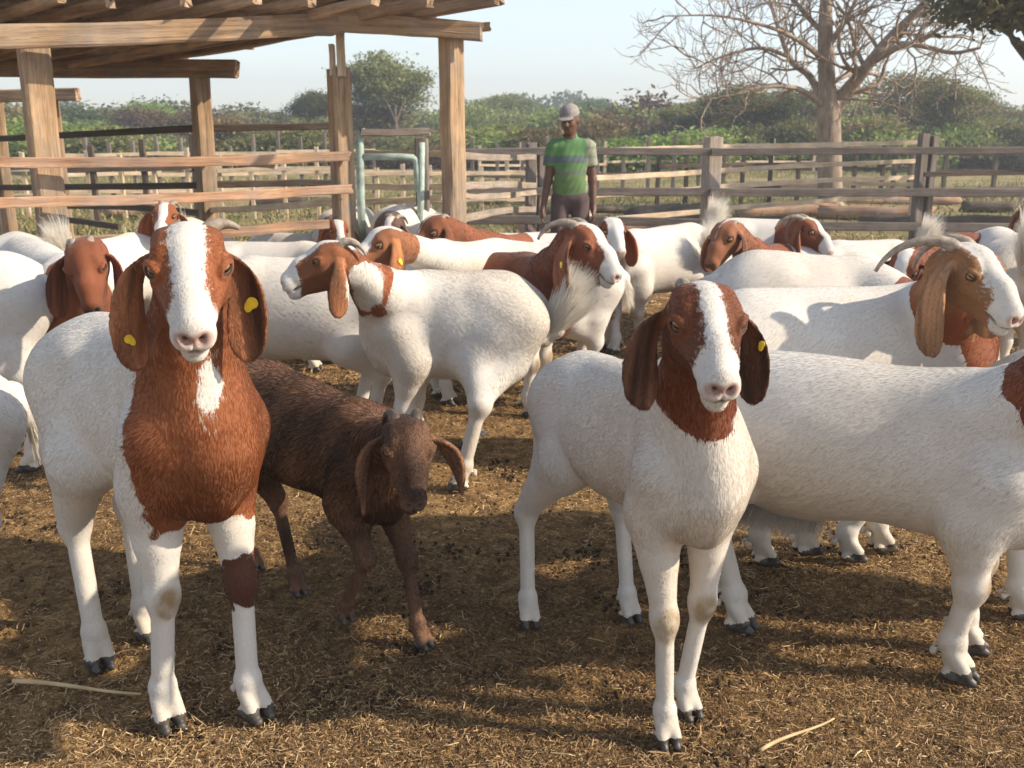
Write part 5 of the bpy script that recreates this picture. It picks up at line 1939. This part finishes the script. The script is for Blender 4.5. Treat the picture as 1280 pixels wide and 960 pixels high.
# left edge
goat('white goat with a brown rump patch cut by the left frame edge',
     [G(-140, 590), G(-125, 572)], [G(42, 588), G(15, 570)], .86, .85,
     (P(-230, 300, 3.8), -80, 30), res=.0065, s=1.08, cut=.10, brown=RB, fur=24000, seed=8, hrad=.00065, patches=(((-.40, 0, .0), (.07, .3, .17), 1),))
goat('small white goat low at the left frame edge with only its hindquarters in view',
     [G(-240, 830), G(-210, 800)], [G(-30, 790), G(-45, 770)], .76, .74,
     (P(-420, 420, 2.4), -80, 30), res=.0065, s=.95, cut=.1, brown=RB, fur=24000, seed=9, hrad=.0006)
goat('dark red brown headed goat with short horns bending its neck at the left',
     [G(128, 560), G(95, 572)], [G(30, 505), G(60, 495)], .82, .83,
     (P(106, 332, 3.55), 20, 52, -14), res=.0055, s=1.0, cut=.06, brown=(.20, .062, .024), headcol=(.165, .052, .022), blaze=None, muzzle=0, hs=1.12,
     ears=(dict(len=.16, spread=.03, ang=35, w=.034), dict(len=.19, spread=.03, ang=45, w=.042)), horns=.42, fur=34000, seed=10, hrad=.0006, cutdir=dict(bib=(.12, -.08, 0, .1)))
goat('red brown goat with a white blaze and two horns directly above the big doe',
     *[[G(195, 430), G(215, 428)], [G(235, 410), G(255, 408)]], .74, .74,
     (P(205, 268, 5.6), 6, 26, 6), res=.007, s=1.0, cut=.0, brown=RB, blaze=(.026, .024), hs=1.02,
     ears=(dict(len=.17, spread=.04, ang=55), dict(len=.17, spread=.05, ang=55)), horns=.55, fur=12000, seed=11, hrad=.0008)
simple_goat('white goat at the far left behind the brown headed one, only its back showing', 25, 5.3, -75, 300, s=1.02, res=.009, fur=12000, hrad=.0009, brown=RB, seed=12)
simple_goat('white goat seen from behind with its tail up left of the big doe', 153, 5.4, 172, 296, s=.95, res=.008, fur=12000, hrad=.0009, brown=RB, seed=13, tail='up')
# behind the centre goat
goat('goat with a wide white blaze and tagged brown ear, looking left over the centre goat',
     [G(600, 505), G(612, 498)], [G(728, 505), G(716, 495)], .80, .76,
     (P(470, 303, 4.05), -62, 26), res=.0062, s=1.0, cut=.62, brown=RB, headcol=(.30, .12, .05), earcol=(.32, .13, .05), blaze=(.036, .036), hs=1.05,
     ears=(dict(len=.17, spread=.03, ang=20, w=.042), dict(len=.19, spread=.03, ang=20, w=.044)), horns=0, tags=((0, .55, .0, .012), (1, .55, 0, .012)), fur=26000, seed=14, hrad=.00065)
goat('goat with an all red brown head and hanging ears facing left behind the blazed goat',
     [G(640, 445), G(655, 440)], [G(745, 440), G(760, 436)], .72, .72,
     (P(536, 288, 4.9), -55, 34), res=.0068, s=1.0, cut=-.15, brown=(.23, .075, .03), blaze=(.008, .004), muzzle=0, hs=1.14,
     ears=(dict(len=.18, spread=.03, ang=20, w=.046), dict(len=.20, spread=.035, ang=20, w=.048)), horns=.2, tags=((0, .55, 0, .009),), fur=20000, seed=15, hrad=.0007)
goat('dark brown goat with swept horns and white blaze looking right past the centre goat',
     [G(662, 520), G(676, 510)], [G(560, 505), G(548, 496)], .755, .75,
     (P(742, 303, 3.80), 52, 30), res=.0058, s=1.0, cut=-.9, brown=DB, headcol=(.19, .062, .028), earcol=(.18, .065, .032), blaze=(.030, .032), hs=1.14,
     ears=(dict(len=.17, spread=.03, ang=20, w=.040), dict(len=.185, spread=.04, ang=15, w=.040)), horns=(.6, .65), tags=((1, .55, .1, .010),), fur=40000, seed=16, whitelegs=True, hrad=.0006, hornpts=(.95, -.3, 0),
     patches=(((-.6, 0, .1), (.18, .3, .2), -1),))
goat('white goat with a pale face beside the dark horned head, tail raised to the right',
     [G(768, 442), G(797, 438)], [G(842, 425), G(868, 422)], .735, .74,
     (P(768, 288, 5.2), 15, 30), res=.0068, s=1.0, cut=.45, brown=RB, blaze=(.05, .05), hs=1.0, horns=.3,
     fur=26000, seed=17, hrad=.00075, tail='up')
simple_goat('white goat behind the looking goats, tail up, just left of the man', 640, 7.2, 85, 291, s=.98, res=.009, fur=9000, hrad=.001, brown=RB, seed=18, tail='up',
            head=(P(705, 305, 7.0), 90, 30))
simple_goat('second white goat with raised tail beside the right shed post', 572, 8.0, 150, 292, s=.9, res=.0095, fur=7000, hrad=.0011, brown=RB, seed=19, tail='up')
# right of centre, behind
goat('reddish brown goat turning its head to the rear beside the raised white tail',
     [G(945, 455), G(965, 450)], [G(1050, 450), G(1062, 446)], .68, .66,
     (P(902, 296, 4.9), -48, 40), res=.0066, s=1.0, cut=-.25, brown=(.22, .072, .03), headcol=(.24, .095, .045), blaze=(.006, .003), muzzle=0, hs=1.08,
     ears=(dict(len=.17, spread=.03, ang=20, w=.04), dict(len=.19, spread=.035, ang=20, w=.042)), horns=.2, fur=18000, seed=20, hrad=.00075)
goat('brown goat with dark horns and white blaze looking right near the fence',
     [G(985, 415), G(1000, 412)], [G(920, 412), G(905, 409)], .74, .74,
     (P(1018, 288, 5.7), 50, 30), res=.0075, s=1.0, cut=-.3, brown=DB, headcol=(.20, .07, .032), blaze=(.022, .026), hs=1.12,
     horns=.7, fur=14000, seed=21, hrad=.0008, hornpts=(.95, -.3, 0), ears=(dict(len=.17, spread=.03, ang=20, w=.04), dict(len=.17, spread=.03, ang=20, w=.04)))
simple_goat('white goat with an upright fan shaped tail facing away near the bare tree', 1070, 6.2, -70, 300, s=.95, res=.008, fur=12000, hrad=.0009, brown=RB, seed=22, tail='up')
simple_goat('pale goat behind the brown pair with only its raised tail showing', 882, 6.6, 170, 296, s=.98, res=.009, fur=8000, hrad=.001, brown=RB, seed=23, tail='up')
goat('white goat turned away with a broad back between the man and the tan headed goat',
     [G(1062, 590), G(1080, 580)], [G(945, 590), G(962, 578)], .835, .86,
     (P(1215, 420, 3.35), 80, 60), res=.006, s=1.10, fat=1.15, cut=.12, brown=(.20, .062, .025), fur=40000, seed=24, hrad=.00065, stance=(-.02, .05))
goat('white goat with a brown shoulder and brown cheek, head held low to the left',
     [G(1160, 505), G(1180, 500)], [G(1260, 500), G(1270, 495)], .83, .82,
     (P(1128, 338, 4.25), -35, 55), res=.0066, s=1.0, cut=.12, brown=DB, blaze=(.03, .03), fur=18000, seed=25, hrad=.00075, horns=0,
     patches=(((-.02, 0, .17), (.13, .3, .12), 1),))
goat('dark brown goat with neck raised at the right frame edge behind',
     [G(1290, 440), G(1310, 436)], [G(1380, 430), G(1400, 428)], .78, .78,
     (P(1300, 262, 5.2), 120, 20), res=.008, s=1.0, cut=-.4, brown=(.12, .04, .02), blaze=None, fur=10000, seed=26, hrad=.0009)
simple_goat('white goat seen from the rear with a thin upright tail behind the swept back horn', 1246, 4.6, 165, 290, s=1.0, res=.008, fur=12000, hrad=.0009, brown=RB, seed=27, tail='up')
goat('white goat at the right frame edge with only a foreleg in view',
     [G(1400, 775), G(1410, 760)], [G(1274, 772), G(1290, 752)], .76, .75,
     (P(1620, 330, 2.6), 80, 30), res=.0065, s=1.0, cut=.1, brown=RB, fur=20000, seed=28, hrad=.00065)
# far row by the shed
goat('far goat with a brown cheek and broad white blaze by the middle shed post',
     [G(415, 393), G(432, 391)], [G(440, 380), G(455, 379)], .76, .76,
     (P(424, 287, 6.6), 18, 34), res=.0085, s=.95, cut=.1, brown=RB, blaze=(.03, .028), fur=8000, seed=29, hrad=.001, horns=.35)
simple_goat('small far white goat with head down in front of the middle shed post', 368, 7.4, 60, 291, s=.9, res=.0095, fur=6000, hrad=.0011, brown=RB, seed=30)
simple_goat('white goat with a wispy raised tail between the doe and the centre goat', 345, 5.6, 80, 302, s=1.0, res=.008, fur=12000, hrad=.0009, brown=RB, seed=31, tail='up', head=(P(432, 330, 5.3), 80, 50))
goat('far goat with grey striped face and pale horns by the green gate',
     [G(485, 392), G(500, 390)], [G(520, 382), G(532, 381)], .78, .76,
     (P(487, 285, 6.5), -20, 40), res=.0085, s=.95, cut=.1, brown=(.12, .07, .05), blaze=(.03, .03), fur=8000, seed=32, hrad=.001, horns=.6)
simple_goat('far white goat whose tail tops the doe\'s poll', 252, 6.6, 168, 290, s=.95, res=.009, fur=8000, hrad=.001, brown=RB, seed=33, tail='up')
simple_goat('grey brown far goat standing behind the doe\'s right horn', 305, 6.3, -60, 305, s=.9, res=.009, fur=8000, hrad=.001, cut=.05, brown=(.16, .10, .07), seed=34)

# ------------------------------------------------------------------ the man
def man():
    org = gp(712, 8.3)
    root = empty('person', org, 'man in a striped green shirt, pale cap and dark trousers standing inside the fence', 'person')
    W_ = lambda x, y, z: np.array([x, y, z])       # x to the right of the picture, y away, z up
    res = .0075

    def fld(lo=(-.42, -.3, -.02), hi=(.42, .3, 1.56)): return Field(lo, hi, res)

    # skin: one continuous body, hands with fingers
    F = fld()
    hc = W_(-.018, -.035, 1.392)
    hf, hl, hu = head_frame(-22, 14)
    HM = np.stack([hf, hl, hu])
    h = lambda x, y, z: hc + hf * x + hl * y + hu * z
    F.ell(h(-.01, 0, .02), (.090, .072, .092), HM, .03, 2)
    F.ell(h(.022, 0, -.040), (.062, .055, .070), HM, .03, 2)
    F.ell(h(.055, 0, -.078), (.024, .026, .020), HM, .02, 2)
    F.cone(h(.072, 0, .012), h(.094, 0, -.022), .009, .015, .014, 2)
    for sg in (1, -1):
        F.ell(h(.050, sg * .036, -.018), (.022, .020, .020), HM, .02, 2)
        F.ell(h(-.012, sg * .074, -.008), (.016, .008, .030), HM, .008, 2)
        F.ell(h(.080, sg * .031, .006), (.014, .015, .010), HM, .010, 2, True)
        F.cone(h(.076, sg * .010, .022), h(.062, sg * .048, .020), .008, .007, .01, 2)
        F.ell(h(.078, sg * .012, -.026), (.009, .008, .008), HM, .008, 2)
    F.cone(h(.078, -.022, -.052), h(.078, .022, -.052), .0075, .0075, .008, 2)
    F.cone(h(.070, -.020, -.063), h(.070, .020, -.063), .0075, .0075, .008, 2)
    F.cone(W_(-.002, .012, 1.20), h(-.02, 0, -.06), .052, .048, .03, 1)
    F.ell(W_(0, .01, 1.06), (.155, .088, .20), None, .05, 0)
    F.ell(W_(0, .01, .86), (.122, .075, .13), None, .05, 0)
    F.cone(W_(-.13, .01, 1.185), W_(.13, .01, 1.185), .050, .050, .05, 0)
    arms = [(W_(-.160, .01, 1.175), W_(-.195, .005, .92), W_(-.238, -.03, .705), -1), (W_(.160, .01, 1.175), W_(.195, .02, .92), W_(.205, -.015, .705), 1)]
    for sh, el, wr, sx in arms:
        F.cone(sh, el, .047, .037, .03, 3)
        F.cone(el, wr, .038, .024, .02, 3)
        pd = nrm(wr - el)
        pal = wr + pd * .045
        fw = nrm(np.array([0, -1.0, 0]) - pd * -pd[1])
        F.cone(wr, wr + pd * .03, .024, .026, .012, 3)
        F.cone(wr + pd * .02 + fw * .012, pal + pd * .03 + fw * .018, .019, .017, .012, 3)
        F.cone(wr + pd * .02 - fw * .010, pal + pd * .03 - fw * .016, .019, .016, .012, 3)
        kdir = nrm(np.array([-sx * 1.0, 0, 0]) - pd * (-sx * pd[0]))
        for k_, (o_, ln) in enumerate(((.027, .060), (.010, .068), (-.008, .062), (-.025, .048))):
            a_ = pal + pd * .030 + fw * o_
            b_ = a_ + pd * ln * .5 + kdir * .006
            c_ = b_ + pd * ln * .36 + kdir * .022 + fw * 0
            F.cone(a_, b_, .0095, .0085, .004, 3); F.cone(b_, c_, .0085, .0072, .004, 3)
        t0 = wr + pd * .030 + fw * .022
        t1 = t0 + pd * .032 + fw * .022 + kdir * .008
        t2 = t1 + pd * .028 + fw * .002 + kdir * .010
        F.cone(t0, t1, .0125, .0105, .008, 3); F.cone(t1, t2, .0105, .0085, .004, 3)
    legs = [(W_(-.085, .01, .76), W_(-.10, -.01, .43), W_(-.105, .02, .09)), (W_(.085, .01, .76), W_(.10, .0, .43), W_(.12, .03, .09))]
    for hp_, kn, an in legs:
        F.cone(hp_, kn, .078, .052, .04, 4); F.cone(kn, an, .052, .034, .03, 4)
    V, Q, lab = F.mesh(1)
    me = mesh_np('body', V, Q)
    add_attr(me, 'tint', np.clip(vnoise(V, 9, 3) * .2 + .5, 0, 1))
    simple_mat('skin_dark', (.115, .055, .032), .5, .12, 18)
    link('body', me, M['skin_dark'], root)
    # eyes
    simple_mat('eye_man', (.05, .035, .03), .2, .1)
    for sg in (1, -1):
        e = bpy.data.objects.new('eye', bpy.data.meshes.get('man_eye') or sphere_mesh('man_eye', 10, 7)); COL.objects.link(e); e.parent = root
        if not e.data.materials: e.data.materials.append(M['eye_man'])
        e.location = tuple(h(.069, sg * .030, .004)); e.scale = (.0105,) * 3

    # shirt
    F = fld()
    F.ell(W_(0, .01, 1.05), (.172, .102, .20), None, .06, 0)
    F.ell(W_(0, .01, .87), (.158, .108, .19), None, .06, 0)
    F.cone(W_(-.135, .01, 1.185), W_(.135, .01, 1.185), .060, .060, .05, 0)
    for sh, el, wr, sx in arms:
        F.cone(sh, sh * .44 + el * .56, .062, .064, .03, 3)
    F.cone(W_(-.004, .012, 1.20), W_(-.010, .0, 1.262), .066, .062, .015, 1)
    # collar opening, cut hem
    F.ell(W_(-.012, -.02, 1.285), (.050, .060, .055), None, .008, 0, True)
    F.cone(W_(-.014, -.12, 1.25), W_(-.010, -.14, 1.165), .022, .006, .01, 0, None, True)
    Zg = F.ax[2][None, None, :]; Xg = F.ax[0][:, None, None]
    F.f = np.maximum(F.f, (.775 + .012 * np.sin(Xg * 40) - Zg).astype(np.float32))
    for sh, el, wr, sx in arms:          # sleeve hems
        c = sh * .44 + el * .56; d = nrm(el - sh)
        sl, g = F.box(c - .10, c + .10)
        dd = ((g[0] - c[0]) * d[0] + (g[1] - c[1]) * d[1] + (g[2] - c[2]) * d[2])
        side = (np.abs(g[0]) > .135) & (dd > 0)
        F.f[sl] = np.where(side, np.maximum(F.f[sl], dd.astype(np.float32)), F.f[sl])
    V, Q, lab = F.mesh(2)
    Nn = vnormals(V, Q)
    V = V + Nn * (vnoise(V * np.array([1, 1, .4]), 26, 9)[:, None] * .0035 + vnoise(V, 55, 10)[:, None] * .0015)
    me = mesh_np('shirt', V, Q)
    k = NT('striped_shirt')
    tc = k.n('TexCoord'); s = k.n('SeparateXYZ'); k.l(tc.outputs['Object'], s.inputs[0])
    nz = k.noise(tc.outputs['Object'], 16, 4)
    z = k.math('ADD', s.outputs['Z'], k.math('MULTIPLY', k.math('SUBTRACT', nz.outputs['Fac'], .5), .02))
    zr = k.math('MULTIPLY', k.math('SUBTRACT', z, .75), 2.0)
    g_, b_ = (.13, .29, .09), (.12, .17, .16)
    rp = k.ramp(zr, [(0, (.17, .28, .10)), (.13, (.17, .28, .10)), (.15, (.14, .25, .09)), (.40, (.16, .28, .09)), (.44, (.16, .23, .14)), (.50, (.17, .24, .15)), (.53, g_), (.60, g_), (.62, b_), (.72, b_), (.75, (.14, .32, .10)), (1, (.12, .27, .10))])
    x = k.math('ADD', s.outputs['X'], k.math('MULTIPLY', k.math('SUBTRACT', nz.outputs['Fac'], .5), .03))
    slv = k.math('GREATER_THAN', x, .132)
    slc = k.ramp(k.math('FRACT', k.math('MULTIPLY', z, 14)), [(.3, (.36, .36, .26)), (.45, (.22, .28, .18)), (.7, (.34, .35, .25))])
    c = k.mix(slv, rp.outputs[0], slc.outputs[0])
    c = k.mix(.5, c, k.ramp(nz.outputs['Fac'], [(.3, .75), (.7, 1.15)]).outputs[0], 'MULTIPLY')
    c = k.mix(1.0, c, (.72, .72, .76), 'MULTIPLY'); k.base(c); k.rough(.85)
    link('shirt', me, k.m, root)
    # trousers
    F = fld()
    F.ell(W_(0, .012, .78), (.150, .102, .095), None, .05, 0)
    for hp_, kn, an in legs:
        F.cone(hp_, kn, .090, .068, .03, 4); F.cone(kn, an, .068, .056, .03, 4)
    Zg = F.ax[2][None, None, :]
    F.f = np.maximum(F.f, (Zg - .825).astype(np.float32)); F.f = np.maximum(F.f, (.09 - Zg).astype(np.float32))
    V, Q, lab = F.mesh(2)
    V = V + vnormals(V, Q) * (vnoise(V * np.array([1, 1, .5]), 30, 19)[:, None] * .004)
    simple_mat('trousers', (.085, .058, .060), .9, .3, 9)
    link('trousers', mesh_np('trousers', V, Q), M['trousers'], root)
    # shoes
    simple_mat('shoe', (.05, .04, .035), .6, .3)
    for hp_, kn, an in legs:
        F = Field(an - [.1, .2, .12], an + [.1, .12, .08], .008)
        F.cone(an + [0, .02, -.055], an + [0, -.13, -.062], .042, .034, .02, 0); F.cone(an, an + [0, -.03, -.05], .045, .04, .02, 0)
        F.floor(.004)
        V, Q, lab = F.mesh(1)
        link('shoe', mesh_np('shoe', V, Q), M['shoe'], root)
    # cap: crown and brim
    F = Field(hc - .2, hc + .2, .006)
    F.ell(h(-.012, 0, .050), (.102, .084, .078), HM, .02, 0)
    sl, g = F.box(hc - .2, hc + .2)
    rel = [g[i] - hc[i] for i in range(3)]
    zz = rel[0] * hu[0] + rel[1] * hu[1] + rel[2] * hu[2]
    F.f = np.maximum(F.f, (.036 - zz).astype(np.float32))
    F.ell(h(.105, 0, .036), (.070, .070, .0085), HM, .008, 1)
    F.ell(h(-.012, 0, .128), (.008, .008, .006), HM, .004, 0)
    V, Q, lab = F.mesh(1)
    me = mesh_np('cap', V, Q)
    simple_mat('cap_cloth', (.24, .22, .21), .9, .18, 40)
    cp = link('cap', me, M['cap_cloth'], root)
    # a darker panel with stitching on the cap front
    simple_mat('cap_panel', (.22, .19, .19), .9, .3, 60)
    q = []
    for i in range(9):
        for j in range(4):
            a_ = (-.55 + 1.1 * i / 8); e_ = .25 + .5 * j / 3
            q.append(h(-.012 + .1045 * math.cos(a_) * math.cos(e_), .0865 * math.sin(a_) * math.cos(e_), .050 + .0805 * math.sin(e_)))
    Qq = [(i * 4 + j, (i + 1) * 4 + j, (i + 1) * 4 + j + 1, i * 4 + j + 1) for i in range(8) for j in range(3)]
    link('front_panel', mesh_np('front_panel', np.array(q), Qq), M['cap_panel'], cp)
    root.scale = (.93, .95, 1.0)
    return root


man()
# ------------------------------------------------------------------ labels that would repeat say where the thing stands
def landmark(px):
    for lim, t in ((20, 'at the left edge'), (90, 'behind the left shed post'), (235, 'left of the second shed post'), (300, 'behind the second shed post'), (405, 'right of the second shed post'),
                   (450, 'behind the spliced shed post'), (545, 'behind the green gate'), (600, 'behind the right shed post'), (670, 'left of the man'), (760, 'behind the man'), (870, 'right of the man'),
                   (910, 'behind the square fence post'), (1000, 'left of the bare tree'), (1075, 'behind the bare tree'), (1135, 'right of the bare tree'), (1200, 'behind the twin fence posts'), (1275, 'near the right edge')):
        if px < lim: return t
    return 'beyond the right edge'


def px_of(o):
    v = np.array(o.location) - _C
    return 640 + F_PX * v[0] / max(1e-6, v @ _F)


from collections import defaultdict
dd = defaultdict(list)
for o in SC.objects:
    if o.parent is None and o.get('label') and o.get('category') in ('tree', 'bush', 'log'): dd[o['label']].append(o)
SHORT = {'tree': 'in the tree line', 'bush': 'in the scrub', 'log': 'on the field'}
ORD = ['leftmost', 'second from left', 'third from left', 'fourth from left', 'fifth from left', 'sixth from left', 'seventh from left']
for lb_, obs in dd.items():
    if len(obs) < 2: continue
    head_ = lb_.split(' standing')[0].split(' low in')[0].split(' in the thicket')[0].split(' lying')[0]
    row = {True: 'far ', False: ''}[('thicket' in lb_)]
    sub = defaultdict(list)
    for o in obs: sub[landmark(px_of(o))].append(o)
    for lm, os_ in sub.items():
        os_.sort(key=px_of)
        for i_, o in enumerate(os_):
            o['label'] = row + head_ + ' ' + lm + (', ' + ORD[i_] + ' of them' if len(os_) > 1 else (', ' + SHORT[o['category']]))
print('TOTAL BUILD', round(_t.time() - _t0, 1))
